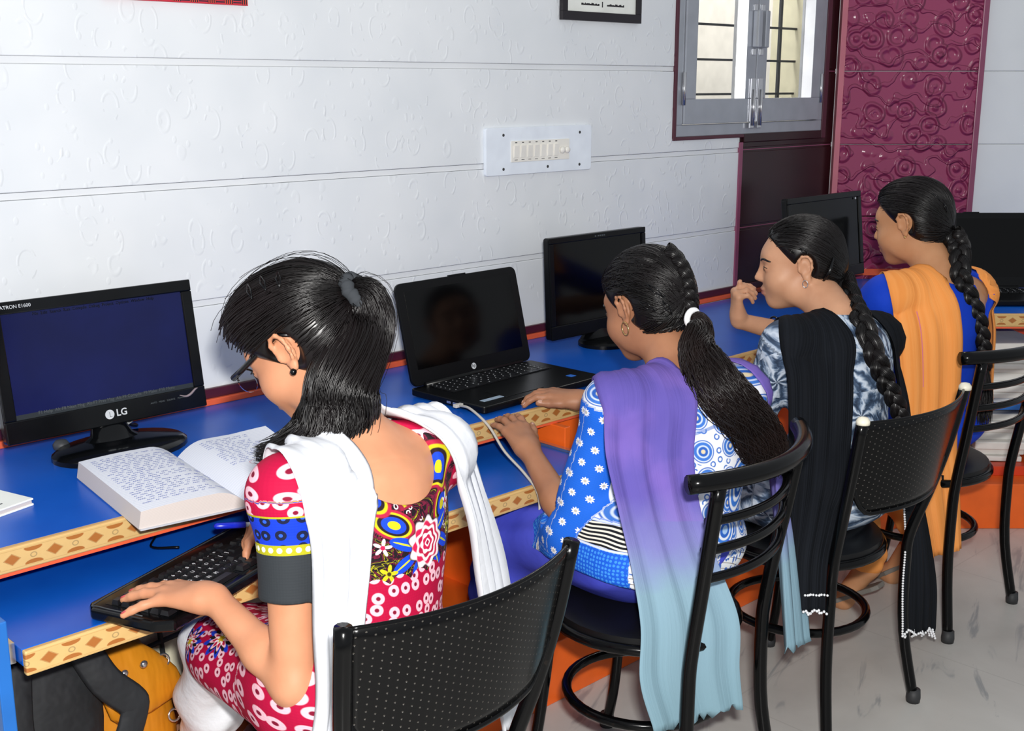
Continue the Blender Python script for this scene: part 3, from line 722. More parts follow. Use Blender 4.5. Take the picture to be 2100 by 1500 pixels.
MB().tube(cat([(-.13, -.635, .545), (-.10, -.66, .47), (-.055, -.665, .415), (-.05, -.665, .39), (-.08, -.67, .33), (-.13, -.67, .27), (-.19, -.66, .21)], 30), .030, 10, flat=.3, upv=(0, 1, 0)).build('shoulder_strap', M_BAGB, bg, smooth=True)
MB().tube(cat([(-.24, -.63, .54), (-.26, -.665, .44), (-.255, -.67, .33), (-.23, -.66, .22)], 24), .024, 10, flat=.35, upv=(0, 1, 0)).build('shoulder_strap', M_BAGB, bg, smooth=True)
ws = thing('wire_stand', 'grey wire stand under the desk in front of the cream board', 'wire stand')
for a, b in (((.10, -.34, .165), (.06, -.34, .60)), ((.19, -.34, .165), (.155, -.34, .60)), ((.06, -.34, .33), (.30, -.34, .35)), ((.19, -.34, .165), (.30, -.34, .36)), ((.29, -.34, .165), (.29, -.34, .60)), ((.06, -.34, .60), (.29, -.34, .60)), ((.10, -.34, .165), (.29, -.34, .165))):
    MB().tube([a, b], .006, 8).build('rod', M_GREYP, ws, smooth=True)
MB().box((.03, -.325, .165), (.36, -.31, .60)).build('board', M_CREAM, ws)
cb = tag(MB().tube(cat([(.05, -.36, .60), (.09, -.37, .55), (.11, -.37, .48), (.10, -.37, .40), (.09, -.37, .30), (.10, -.37, .172)], 30), .004, 8).build('power_cable', M_GREYP, smooth=True), 'grey power cable hanging down under the keyboard tray', 'cable')

# ------------------------------------------------------------------ chairs
def f_chair(b):
    v, x, y, z = coord(); n = noise(v, 30, 4); bump(b, noise(v, 90, 2), .12, .001)
    return lay('#060607', (n > .70), '#15110f')
M_TUBE = mat('black_painted_steel', rough=.18, spec=.22, fn=f_chair)
def f_perf(b):
    v, x, y, z = coord('Object'); u = xmod(x, .0125)-.00625; w = xmod(z+xmod(xfloor(x/.0125), 2.0)*.00625, .0125)-.00625
    d = xsqrt(u*u+w*w); dot = xstep(d, .0014, .0004); bump(b, 1-dot, .6, .002)
    c = lay('#070708', dot, '#45423e'); sc = noise(comb(x*8, 0.0, z*30), 1.0, 4, .7) > .70
    return lay(c, sc*(noise(v, 3, 1) > .55), '#3b2720')
M_PERF = mat('perforated_black_sheet', rough=.2, spec=.2, fn=f_perf)
M_SEAT = mat('black_vinyl', '#0b0b0d', .4, spec=.3); M_RUB = mat('dark_rubber', '#2c2d2f', .6); M_CAPW = mat('ivory_cap', '#e6e0cc', .4)
def chair_seat(t):
    MB().lathe([(.05, .425), (.185, .428), (.198, .440), (.196, .456), (.17, .466), (.02, .470)], (0, 0, 0), 32).build('seat', M_SEAT, t, auto=50)
    MB().tube([(.198*math.cos(2*math.pi*k/36), .198*math.sin(2*math.pi*k/36), .432) for k in range(36)], .0125, 10, closed=True).build('seat_ring', M_TUBE, t, smooth=True)
    MB().tube([(.168*math.cos(2*math.pi*k/36), .168*math.sin(2*math.pi*k/36)-.005, .25) for k in range(36)], .011, 10, closed=True).build('foot_ring', M_TUBE, t, smooth=True)
def rub(t, p, o): MB().lathe([(.017, 0), (.0185, .012), (.0165, .034)], (p[0], p[1], 0), 14).build('rubber_foot', M_RUB, o, smooth=True)
def chair_legs(t, rear):
    for sx in (-1, 1):
        o = MB().tube(cat([(sx*.150, .135, .43), (sx*.155, .150, .28), (sx*.165, .170, .12), (sx*.185, .20, .005)], 16), .0125, 10).build('leg', M_TUBE, t, smooth=True); rub(t, (sx*.185, .20), o)
def chair_perf(label, x, y, rz, cap=False, group='black chairs with sheet backs'):
    t = thing('sheet_back_chair', label, 'chair', group, (x, y, 0), rz); chair_seat(t); chair_legs(t, None)
    for sx in (-1, 1):
        o = MB().tube(cat([(sx*.222, -.285, .83), (sx*.212, -.262, .70), (sx*.195, -.235, .58), (sx*.170, -.205, .46), (sx*.166, -.20, .38), (sx*.172, -.205, .20), (sx*.195, -.235, .005)], 26), .0135, 12).build('back_leg', M_TUBE, t, smooth=True); rub(t, (sx*.195, -.235), o)
        if cap: MB().lathe([(.015, .825), (.015, .833), (.010, .840), (.002, .842)], (sx*.222, -.2855, 0), 14).build('end_cap', M_CAPW, t, smooth=True)
    # curved sheet with rounded lower corners
    G = []; n, k = 28, 10
    for i in range(n+1):
        a = -1+2*i/n; row = []
        zb = .600+.075*max(0, abs(a)-.72)**2/.28**2
        for j in range(k+1):
            f = j/k; z = zb+(.826-zb)*f; yc = -.285*1+(.83-z)*.18; hw = .222-(.83-z)*.10
            row.append((a*(hw-.004), yc-.055*(1-a*a), z))
        G.append(row)
    G = np.array(G); MB().grid(G).build('back_sheet', M_PERF, t, smooth=True, solid=.006, off=0)
    MB().tube(G[:, 0], .006, 8).build('sheet_rim', M_TUBE, t, smooth=True); MB().tube(G[:, -1], .0035, 8).build('sheet_rim', M_TUBE, t, smooth=True)
    return t
def chair_bar(label, x, y, rz, group='black chairs with curved back bars'):
    t = thing('bar_back_chair', label, 'chair', group, (x, y, 0), rz); chair_seat(t); chair_legs(t, None)
    def bow(hw, z, dp, y0): return [(hw*a, y0-dp*(1-a*a), z) for a in np.linspace(-1, 1, 22)]
    MB().tube(bow(.243, .825, .085, -.225), .0185, 12).build('top_rail', M_TUBE, t, smooth=True)
    for z in (.735, .675, .615): MB().tube(bow(.178, z, .050, -.238+(.80-z)*.10), .0095, 10).build('back_bar', M_TUBE, t, smooth=True)
    for sx in (-1, 1):
        o = MB().tube(cat([(sx*.185, -.258, .815), (sx*.178, -.238, .68), (sx*.170, -.222, .58), (sx*.166, -.205, .46), (sx*.166, -.20, .38), (sx*.172, -.205, .20), (sx*.195, -.235, .005)], 26), .0145, 12).build('back_leg', M_TUBE, t, smooth=True); rub(t, (sx*.195, -.235), o)
    return t
CH = [(.12, -1.12, 0.0), (.905, -1.10, R(9)), (1.515, -1.10, R(-2)), (2.285, -1.02, R(-2))]
chair_perf('black chair with a perforated sheet back holding the girl in the white scarf', *CH[0])
chair_bar('black chair with curved back bars holding the girl in the purple scarf', *CH[1])
chair_perf('black chair with sheet back and ivory post caps holding the girl in the black scarf', *CH[2], cap=True)
chair_bar('black chair with curved back bars holding the girl in the orange scarf', *CH[3])
# ------------------------------------------------------------------ implicit-surface modeller for the people
def A_(*v): return np.array(v, float)
def nrm(v): v = np.asarray(v, float); return v/(np.linalg.norm(v)+1e-12)
class SDF:
    def __init__(s): s.p = []; s.disp = None
    def cone(s, a, b, ra, rb, k=.02, op='u'):
        a, b = A_(*a), A_(*b); r = max(ra, rb)
        s.p.append(('c', (a, b, ra, rb), k, op, np.minimum(a, b)-r, np.maximum(a, b)+r)); return s
    def chain(s, pts, rs, k=.02, op='u'):
        for i in range(len(pts)-1): s.cone(pts[i], pts[i+1], rs[i], rs[i+1], k, op)
        return s
    def ell(s, c, r, Rm=None, k=.02, op='u'):
        c, r = A_(*c), A_(*r); Rm = np.eye(3) if Rm is None else np.asarray(Rm); e = np.sqrt(((Rm*r)**2).sum(1))
        s.p.append(('e', (c, r, Rm), k, op, c-e, c+e)); return s
    def plane(s, n, c, k=.0, op='i'):      # keeps the side n.(x-c) < 0
        s.p.append(('p', (nrm(n), A_(*c)), k, op, None, None)); return s
    def cyl(s, a, b, r, k=.0, op='s'):
        a, b = A_(*a), A_(*b); s.p.append(('y', (a, b, r), k, op, np.minimum(a, b)-r, np.maximum(a, b)+r)); return s
    @staticmethod
    def prim(kind, q, P):
        if kind == 'y':
            a, b, r = q; h = np.linalg.norm(b-a); n = (b-a)/h; pa = P-a; t = pa@n; return np.maximum(np.sqrt(((pa-t[:, None]*n)**2).sum(1))-r, np.abs(t-h/2)-h/2)
        if kind == 'c':
            a, b, ra, rb = q; ba = b-a; pa = P-a; t = np.clip(pa@ba/(ba@ba+1e-12), 0, 1)
            return np.sqrt(((pa-t[:, None]*ba)**2).sum(1))-(ra+(rb-ra)*t)
        if kind == 'e':
            c, r, Rm = q; z = (P-c)@Rm; k0 = np.sqrt(((z/r)**2).sum(1)); k1 = np.sqrt(((z/(r*r))**2).sum(1))+1e-9
            return k0*(k0-1)/k1
        n, c = q; return (P-c)@n
    def ev(s, P, lo=None, hi=None):
        d = np.full(len(P), .08)
        for kind, q, k, op, a, b in s.p:
            if lo is not None and a is not None and ((a-k-.012 > hi).any() or (b+k+.012 < lo).any()): continue
            e = s.prim(kind, q, P)
            if op == 'u':
                if k > 0: h = np.maximum(k-np.abs(d-e), 0)/k; d = np.minimum(d, e)-h*h*k*.25
                else: d = np.minimum(d, e)
            else:
                e = -e if op == 's' else e
                if k > 0: h = np.maximum(k-np.abs(d-e), 0)/k; d = np.maximum(d, e)+h*h*k*.25
                else: d = np.maximum(d, e)
        if s.disp is not None: d = d+s.disp(P)
        return d
    def grad(s, P, h=.002):
        g = np.stack([s.ev(P+A_(*e)*h)-s.ev(P-A_(*e)*h) for e in np.eye(3)], 1); return g/(np.linalg.norm(g, axis=1, keepdims=True)+1e-9)
    def push(s, P, off, it=4):
        for _ in range(it):
            d = s.ev(P); m = d < off
            if not m.any(): break
            P[m] += s.grad(P[m])*(off-d[m])[:, None]
        return P
    def bounds(s):
        L = [p[4] for p in s.p if p[3] == 'u']; H = [p[5] for p in s.p if p[3] == 'u']
        return np.min(L, 0)-.015, np.max(H, 0)+.015
    def mesh(s, vox, zlow=None, zvox=None):
        lo, hi = s.bounds(); ax = []
        for i in range(3):
            if i == 2 and zlow is not None and zlow > lo[2]:
                ax.append(np.concatenate([np.arange(lo[2], zlow, zvox), np.arange(zlow, hi[2]+vox, vox)]))
            else: ax.append(np.arange(lo[i], hi[i]+vox, vox))
        n = [len(a) for a in ax]; D = np.full(n, .08, np.float32); K = 22
        for i in range(0, n[0], K):
            for j in range(0, n[1], K):
                for k in range(0, n[2], K):
                    X_, Y_, Z_ = ax[0][i:i+K], ax[1][j:j+K], ax[2][k:k+K]
                    l = A_(X_[0], Y_[0], Z_[0]); h = A_(X_[-1], Y_[-1], Z_[-1])
                    if not any(p[3] == 'u' and not ((p[4]-.006 > h).any() or (p[5]+.006 < l).any()) for p in s.p): continue
                    G = np.stack(np.meshgrid(X_, Y_, Z_, indexing='ij'), -1).reshape(-1, 3)
                    D[i:i+K, j:j+K, k:k+K] = s.ev(G, l, h).reshape(len(X_), len(Y_), len(Z_))
        return nets(D, ax)
def nets(D, ax):
    In = D < 0; c = np.zeros([q-1 for q in D.shape], np.int8)
    offs = [(i, j, k) for i in (0, 1) for j in (0, 1) for k in (0, 1)]
    sh = lambda A, o: A[o[0]:A.shape[0]-1+o[0], o[1]:A.shape[1]-1+o[1], o[2]:A.shape[2]-1+o[2]]
    for o in offs: c += sh(In, o)
    I = np.argwhere((c > 0) & (c < 8)); ny, nz = c.shape[1], c.shape[2]
    ids = (I[:, 0]*ny+I[:, 1])*nz+I[:, 2]
    cv = np.stack([D[I[:, 0]+o[0], I[:, 1]+o[1], I[:, 2]+o[2]] for o in offs], 1).astype(float)
    acc = np.zeros((len(I), 3)); cnt = np.zeros(len(I)); O = np.array(offs, float)
    for a in range(8):
        for b in range(a+1, 8):
            if np.abs(O[a]-O[b]).sum() == 1:
                m = (cv[:, a] < 0) != (cv[:, b] < 0); t = cv[m, a]/(cv[m, a]-cv[m, b]+1e-12)
                acc[m] += O[a]+(O[b]-O[a])*t[:, None]; cnt[m] += 1
    acc /= cnt[:, None]; V = np.empty_like(acc)
    for d in range(3):
        a = ax[d]; i0 = I[:, d]; V[:, d] = a[i0]+(a[i0+1]-a[i0])*acc[:, d]
    Q = []
    for d in range(3):
        e1, e2 = (d+1) % 3, (d+2) % 3
        s0 = [slice(None)]*3; s1 = [slice(None)]*3; s0[d] = slice(0, -1); s1[d] = slice(1, None)
        a, b = In[tuple(s0)], In[tuple(s1)]; E = np.argwhere(a != b)
        m = (E[:, e1] > 0) & (E[:, e2] > 0) & (E[:, e1] < D.shape[e1]-1) & (E[:, e2] < D.shape[e2]-1); E = E[m]
        flip = a[E[:, 0], E[:, 1], E[:, 2]]
        q = []
        for (u, v) in ((-1, -1), (0, -1), (0, 0), (-1, 0)):
            C_ = E.copy(); C_[:, e1] += u; C_[:, e2] += v; q.append(np.searchsorted(ids, (C_[:, 0]*ny+C_[:, 1])*nz+C_[:, 2]))
        q = np.stack(q, 1); q[~flip] = q[~flip][:, ::-1]; Q.append(q)
    return V, np.concatenate(Q)
def smooth_mesh(V, Q, it=1, lam=.5):
    for _ in range(it):
        S_ = np.zeros_like(V); n = np.zeros(len(V))
        for a in range(4):
            for b in (1, 3):
                np.add.at(S_, Q[:, a], V[Q[:, (a+b) % 4]]); np.add.at(n, Q[:, a], 1)
        V = V+lam*(S_/np.maximum(n, 1)[:, None]-V)
    return V
def tubes(paths, rad, n=3):
    """many thin tubes at once. paths (N,M,3), rad (N,M)"""
    N, M_, _ = paths.shape; T = np.gradient(paths, axis=1); T /= np.linalg.norm(T, axis=2, keepdims=True)+1e-9
    ref = nrm(A_(.31, .52, .79)); U = np.cross(T, ref); U /= np.linalg.norm(U, axis=2, keepdims=True)+1e-9; W_ = np.cross(T, U)
    V = np.stack([paths+rad[:, :, None]*(math.cos(2*math.pi*k/n)*U+math.sin(2*math.pi*k/n)*W_) for k in range(n)], 2)   # N,M,n,3
    idx = np.arange(N*M_*n).reshape(N, M_, n); a = idx[:, :-1]; b = idx[:, 1:]
    Q = np.stack([a, np.roll(a, -1, 2), np.roll(b, -1, 2), b], -1).reshape(-1, 4)
    return V.reshape(-1, 3), Q
def merge(parts):
    V = []; Q = []; o = 0
    for v, q in parts: V.append(v); Q.append(q+o); o += len(v)
    return np.concatenate(V), np.concatenate(Q)

# ---- materials for people
def skin(name, c1, c2, rough=.5):
    def f(b):
        v, x, y, z = coord(); b.inputs['Subsurface Weight'].default_value = .06; b.inputs['Subsurface Radius'].default_value = (.012, .005, .003); b.inputs['Subsurface Scale'].default_value = .6
        c = ramp(noise(v, 18, 3), [(.3, c1), (.7, c2)])
        a, lx, ly, lz = coord(attr='mask'); c = lay(c, lx, '#a8605a')          # lips
        c = lay(c, ly, '#17100f')                                               # hair roots / brows
        return c
    return mat(name, rough=rough, spec=.35, fn=f)
def hairmat(name, c1, c2):
    def f(b):
        v, x, y, z = coord(); return ramp(noise(v, 9, 2), [(.35, c1), (.7, c2)])
    return mat(name, rough=.34, spec=.38, fn=f)
M_EYEW = mat('eye_white', '#e6e0da', .2); M_IRIS = mat('eye_dark', '#1a0f0b', .1)
M_CLIP = mat('black_clip', '#08080a', .2, spec=.35); M_GOLDM = mat('gold_metal', '#d8b77a', .2, .9)

class Person:
    def __init__(s, label, base, vox=.0035):
        s.root = thing('person', label, 'person', None, base); s.base = A_(*base); s.body = SDF(); s.vox = vox; s.nails = []
    def put(s, o, parent=None):
        o.parent = parent or s.root
        if parent is None: o.location = Vector(o.location)-Vector(s.base)
        return o
    def mk(s, name, V, Q, m, attrs=None, smooth=True, parent=None, **kw):
        me = npmesh(name, V, Q, attrs); return s.put(finish(name, me, m, None, smooth, **kw), parent)
    # ---------- head
    def head(s, c, az, pitch, roll=0.0, neck=None, sc=1.0, turn=0.0):
        f = A_(math.cos(R(az))*math.cos(R(pitch)), math.sin(R(az))*math.cos(R(pitch)), -math.sin(R(pitch)))
        r = A_(math.sin(R(az)), -math.cos(R(az)), 0); u = np.cross(r, f)
        ro = R(roll); r2 = r*math.cos(ro)+u*math.sin(ro); u2 = u*math.cos(ro)-r*math.sin(ro)
        s.HR = np.stack([r2, f, u2], 1); s.hc = A_(*c); s.hs = sc; H = s.H; B_ = s.body; Rm = s.HR
        e = lambda c_, r_, k=.02, op='u': B_.ell(H(c_), A_(*r_)*sc, Rm, k, op)
        e((0, -.014, .030), (.074, .094, .080)); e((0, .022, -.030), (.060, .068, .078), .03)
        e((0, .052, -.070), (.034, .034, .034), .03); e((0, .066, -.093), (.019, .016, .014), .02)
        for q in (-1, 1):
            e((q*.038, .050, -.034), (.026, .030, .028), .03); e((q*.048, .004, -.070), (.016, .030, .024), .03)
        e((0, .066, .026), (.046, .018, .020), .03)
        for q in (-1, 1): e((q*.032, .096, .001), (.016, .012, .010), .014, 's')
        for q in (-1, 1): e((q*.031, .0755, .000), (.0135, .0115, .0105), .004)
        B_.cone(H((0, .082, .010)), H((0, .1035, -.0255)), .0062*sc, .0080*sc, .014)
        for q in (-1, 1): e((q*.0095, .0945, -.0295), (.0066, .0085, .0058), .008)
        e((0, .091, -.055), (.020, .0085, .0052), .006); e((0, .090, -.0655), (.017, .0088, .0060), .006); e((0, .0995, -.0602), (.019, .005, .0012), .003, 's')
        # ears: flat shell, helix rim, lobe, hollow
        for q in (-1, 1):
            X0 = q*.0735
            ep = lambda y, z, dx=0: H((X0+q*dx, y, z))
            B_.ell(ep(-.012, -.004, .004), A_(.0055, .016, .025)*sc, Rm, .008)
            hel = [(.004, .000, .004), (.003, .016, .009), (-.006, .027, .013), (-.019, .026, .017), (-.027, .014, .019), (-.027, -.002, .017), (-.021, -.018, .012)]
            B_.chain([ep(a, b, d) for a, b, d in hel], [.0034*sc]*7, .005)
            B_.ell(ep(-.013, -.028, .008), A_(.0042, .0075, .0095)*sc, Rm, .008)
            B_.ell(ep(.003, -.008, .006), A_(.0035, .004, .006)*sc, Rm, .005)
            B_.ell(ep(-.010, -.006, .012), A_(.006, .0085, .013)*sc, Rm, .006, 's')
        if neck is not None:
            s.nk = A_(*neck); B_.cone(H((0, -.020, -.050)), s.nk, .050*sc, .056*sc, .03)
    def H(s, p): return s.hc+s.HR@(A_(*p)*s.hs)
    def HL(s, P): return (np.asarray(P)-s.hc)@s.HR/s.hs
    def stick(s, P, off):
        for _ in range(4): P = P-s.body.grad(P)*(s.body.ev(P)-off)[:, None]
        return P
    def face_bits(s, lashes=True):
        for q in (-1, 1):
            ctr = s.H((q*.031, .0745, .000)); m = MB().lathe([(.001, -.0118), (.007, -.0095), (.011, -.005), (.0118, 0), (.011, .005), (.007, .0095), (.001, .0118)], ctr, 16)
            ey = s.put(m.build('eye', M_EYEW, None, smooth=True))
            ir = MB().lathe([(.001, 0), (.0062, .0002), (.0058, .0012), (.001, .0018)], s.H((q*.031, .0858, -.002)), 12, s.HR@A_((1,0,0),(0,0,1),(0,-1,0)).reshape(3, 3)); s.put(ir.build('iris', M_IRIS, None, smooth=True))
            br = [s.H((q*x, y, z)) for x, y, z in ((.013, .0885, .0185), (.025, .0880, .0235), (.039, .0805, .0235), (.051, .0685, .0180))]
            br = s.stick(cat(br, 12), .0004)
            s.put(MB().tube(br, [.0020+.0010*math.sin(math.pi*k/11) for k in range(12)], 6).build('eyebrow', s.mhair, None, smooth=True))
            la = [s.H((q*x, y, z)) for x, y, z in ((.019, .0855, .0025), (.027, .0885, .0055), (.036, .0865, .005), (.044, .079, .001))]
            la = s.stick(cat(la, 10), .0003)
            s.put(MB().tube(la, .0011, 5).build('eyelash_line', s.mhair, None, smooth=True))
    # ---------- trunk and limbs
    def trunk(s, pelvis, waist, chest, neck, shL, shR, kneeL, kneeR, ankL, ankR, fat=1.0):
        B_ = s.body; pe, wa, ch, nk = map(lambda q: A_(*q), (pelvis, waist, chest, neck)); s.pe, s.wa, s.ch, s.nkb = pe, wa, ch, nk
        s.shL, s.shR = A_(*shL), A_(*shR); rx = nrm((s.shR-s.shL)*A_(1, 1, 0)); up = nrm(nk-wa); fy = nrm(np.cross(up, rx)); up = np.cross(rx, fy); s.TR = np.stack([rx, fy, up], 1)
        s.tr = [('e', ch, A_(.140, .092, .135)*fat), ('e', ch+up*.06-fy*.012, A_(.130, .075, .07)*fat), ('e', wa, A_(.122, .088, .12)*fat), ('e', pe, A_(.162, .125, .105)*fat)]
        for _, c, r in s.tr: B_.ell(c, r, s.TR, .05)
        B_.ell(ch+fy*.055-up*.01, A_(.11, .055, .06)*fat, s.TR, .04)
        B_.cone(s.shL, s.shR, .047, .047, .04)
        for sh in (s.shL, s.shR): B_.cone(nk-up*.01, sh+A_(0, 0, .002), .044, .044, .03)
        B_.cone(nk-up*.03, s.ch-fy*.02, .055, .07, .04)
        s.legs = []
        for kn, an, q in ((A_(*kneeL), A_(*ankL), -1), (A_(*kneeR), A_(*ankR), 1)):
            hp = pe+rx*q*.085+A_(0, 0, -.01); B_.cone(hp, kn, .080*fat, .056, .03); B_.cone(kn, an, .052, .034, .02)
            d = nrm((kn-hp)*A_(1, 1, 0)); B_.chain([an, an+d*.07-A_(0, 0, an[2]-s.fz-.028), an+d*.15-A_(0, 0, an[2]-s.fz-.022)], [.033, .030, .020], .02); s.legs.append((hp, kn, an, d))
    def arm(s, side, el, wr, fat=1.0):
        sh = s.shL if side < 0 else s.shR; el, wr = A_(*el), A_(*wr); B_ = s.body
        B_.cone(sh, el, .041*fat, .034*fat, .03); m = el*.62+wr*.38; B_.chain([el, m, wr], [.035*fat, .032*fat, .0225*fat], .02)
        setattr(s, 'armL' if side < 0 else 'armR', (sh, el, wr))
    def hand(s, side, wr, f, n, spec, sc=.95, thumb=(35, 12, 10, 8), nails=True):
        """f: direction of the fingers, n: back of the hand; spec: per finger (spread deg, bend1, bend2, bend3), index first"""
        wr = A_(*wr); f = nrm(f); n = nrm(A_(*n)-f*(A_(*n)@f)); l = np.cross(f, n)*(-side)     # l points to the thumb side
        B_ = s.body; offs = (.028, .0095, -.010, -.0275); lens = (.070, .078, .072, .056); pal = (.086, .088, .084, .076)
        B_.cone(wr, wr+f*.022*sc, .0225*sc, .023*sc, .015)
        for i in range(4):
            kn = wr+f*pal[i]*sc+l*offs[i]*sc+n*(.004 if i in (1, 2) else 0)*sc
            B_.cone(wr+f*.016*sc+l*offs[i]*.55*sc, kn, .0165*sc, (.0105, .0105, .010, .0092)[i]*sc, .014)
            sp, b1, b2, b3 = spec[i]; d = nrm(f*math.cos(R(sp))+l*math.sin(R(sp))); p = kn; bend = 0; rs = (.0092, .0082, .0074, .0062) if i < 3 else (.0080, .0072, .0065, .0056)
            for j, (b, L) in enumerate(zip((b1, b2, b3), (.46, .30, .24))):
                bend += b; dd = d*math.cos(R(bend))-n*math.sin(R(bend)); q = p+dd*lens[i]*L*1.05*sc
                B_.cone(p, q, rs[j]*sc, rs[j+1]*sc, .004 if j else .008); p = q
            nn = n*math.cos(R(bend))+d*math.sin(R(bend)); s.nails.append((p-dd*.004*sc, dd, nn, (.0056 if i < 3 else .0048)*sc, side))
        a, b1, b2, b3 = thumb; p = wr+f*.022*sc+l*.016*sc-n*.004*sc; ang = a
        B_.cone(wr+f*.012*sc, p, .018*sc, .015*sc, .014)
        for j, (b, L) in enumerate(zip((b1, b2, b3), (.040, .032, .026))):
            ang -= b; dd = nrm(f*math.cos(R(ang))+l*math.sin(R(ang))-n*.12); q = p+dd*L*sc
            B_.cone(p, q, (.0150, .0112, .0098)[j]*sc, (.0115, .0098, .0075)[j]*sc, .010 if j == 0 else .005); p = q
        nn = nrm(n-dd*(n@dd)+l*.5); s.nails.append((p-dd*.005*sc, dd, nrm(nn-dd*(nn@dd)), .0066*sc, side))
    def make_body(s, m, zlow=.60):
        V, Q = s.body.mesh(s.vox, zlow, .011); L = s.HL(V)
        lips = np.exp(-((L[:, 0]/.019)**4+((L[:, 2]+.0605)/.0095)**4))*(L[:, 1] > .080)
        roots = np.clip((.016-(L[:, 1]*.80-L[:, 2]*.60))*60, 0, 1)*(np.abs(L[:, 0]) < .0765)*(L[:, 2] > -.055)*np.clip(((L**2).sum(1) < .0165), 0, 1)*0
        s.V = V; s.obody = s.mk('body', V, Q, m, {'mask': np.stack([lips, roots, 0*lips], 1)})
        return s.obody
    def make_nails(s, m):
        for p, d, n, r, side in s.nails:
            l = np.cross(d, n); q = MB().lathe([(.05, .35), (.6, .28), (1, 0), (.6, -.2)], (0, 0, 0), 10)
            q.v = [tuple(p+n*r*.92+l*v[0]*r+d*v[1]*r*1.45+n*v[2]*r*.8) for v in q.v]; s.put(q.build('fingernail', m, None, smooth=True))
    # ---------- clothes
    def kameez(s, name, m, sleeve=(.72, .72), loose=.010, skirt=.62, carve=(), vox=.0045, sl_r=.012, folds=.0022, tail=True, hem=None, lapfr=.085, lapz=False):
        K = s.cloth = SDF()
        s.arms = []
        for (sh, el, wr), t in ((s.armL, sleeve[0]), (s.armR, sleeve[1])):
            d = el-sh; L = np.linalg.norm(d)
            if t <= 1: e = sh+d*t; K.cone(sh, e, .042+sl_r*.9, .036+sl_r*1.35, .022)
            else:
                e = el+(wr-el)*(t-1); K.cone(sh, el, .042+sl_r*.9, .036+sl_r*1.15, .022); K.cone(el, e, .036+sl_r*1.1, .030+sl_r*1.2, .02)
            ax = nrm(d) if t <= 1 else nrm(wr-el); K.cyl(e, e+ax*.13, .068)
            s.arms.append((sh, el, wr, t))
        for _, c, r in s.tr: K.ell(c, r+loose*1.15, s.TR, .05)
        up = s.TR[:, 2]; fy = s.TR[:, 1]
        K.ell(s.ch+fy*.055-up*.01, A_(.115, .058, .065)+loose, s.TR, .04)
        K.cone(s.shL, s.shR, .047+loose*.8, .047+loose*.8, .04)
        for sh in (s.shL, s.shR): K.cone(s.nkb-up*.02, sh+A_(0, 0, .002), .044+loose*.5, .044+loose*.7, .03)
        K.cone(s.nkb-up*.035, s.ch-fy*.02, .055+loose*.7, .07+loose, .04)
        for hp, kn, an, d in s.legs: K.cone(hp, hp+(kn-hp)*skirt, .086+loose, .068+loose, .07)
        (hL, kL, _, _), (hR, kR, _, _) = s.legs
        a = (hL+hR)/2; b = (kL+kR)/2; K.ell(a+(b-a)*skirt*.55+A_(0, 0, -.005), (np.linalg.norm(hR-hL)*.5+.075, np.linalg.norm(b-a)*skirt*.62, .055), np.stack([s.TR[:, 0], nrm((b-a)*A_(1,1,0)), A_(0,0,1)], 1), .05)
        if tail: K.ell(s.pe-fy*.07+A_(0, 0, -.02), (.168, .085, .075), s.TR, .05)
        for c, r, k in carve: K.ell(c, r, s.TR, k, 's')
        for sh, el, wr, t in s.arms:      # clean sleeve ends
            pass
        if hem: K.plane(hem[0], hem[1], .004)
        rng = np.random.RandomState(4); ks = [(rng.randn(3)*A_(26, 26, 12), rng.rand()*6, rng.randn(3)*9) for _ in range(4)]
        def disp(P):
            d = 0
            for kv, ph, k2 in ks: d = d+np.sin(P@kv+ph+1.3*np.sin(P@k2))
            return folds*d*.5*np.clip((s.ch[2]+.03-P[:, 2])*8+.25, .15, 1)
        K.disp = disp
        V, Q = K.mesh(vox, .40, .012)
        # fabric coordinates: u across, v up (torso) or along the arm (sleeves); zone 0 torso, 1 sleeve, 2 lap
        L = (V-s.ch)@s.TR; U = np.stack([.11*np.arctan2(L[:, 0], -L[:, 1]), V[:, 2]-s.ch[2], 0*L[:, 0]], 1)
        dt = np.min([SDF.prim('e', (c, r, s.TR), V) for _, c, r in s.tr], 0)
        for sh, el, wr, t in s.arms:
            da = SDF.prim('c', (sh, el, .045, .045), V); ax = nrm(el-sh); tt = (V-sh)@ax; rad = (V-sh)-tt[:, None]*ax
            if t > 1:
                d2 = SDF.prim('c', (el, wr, .045, .045), V); ax2 = nrm(wr-el); t2 = (V-el)@ax2; f2 = d2 < da-.004; tt = np.where(f2, np.linalg.norm(el-sh)+t2, tt); da = np.minimum(da, d2)
            w1 = nrm(np.cross(ax, A_(.3, .2, 1))); w2 = np.cross(ax, w1); ang = np.arctan2(rad@w2, rad@w1)
            z = (da < dt-.004) & (tt > .0) & (tt < np.linalg.norm(el-sh)*min(t, 1)+(np.linalg.norm(wr-el)*max(0, t-1))+.03) & ((np.linalg.norm(rad, axis=1) < .075) | (t > 1))
            U[z] = np.stack([ang[z]*.05, tt[z], 1+0*tt[z]], 1)
        fwdv = nrm(((s.legs[0][1]+s.legs[1][1])/2-s.pe)*A_(1, 1, 0)); fr = (V-s.pe)@fwdv; z = (fr > lapfr) & (V[:, 2] < s.wa[2]-.02) & (U[:, 2] < .5)
        lat = (V[z]-s.pe)@s.TR[:, 0]; U[z] = np.stack([lat+np.sign(lat)*np.maximum(0, s.pe[2]+.02-V[z, 2])*.9, fr[z], 2+0*fr[z]], 1)
        if lapz: U[z] = np.stack([fr[z], V[z, 2]-s.ch[2], 2+0*fr[z]], 1)
        s.okam = s.mk(name, V, Q, m, {'puv': U}); s.kV = V
        return s.okam
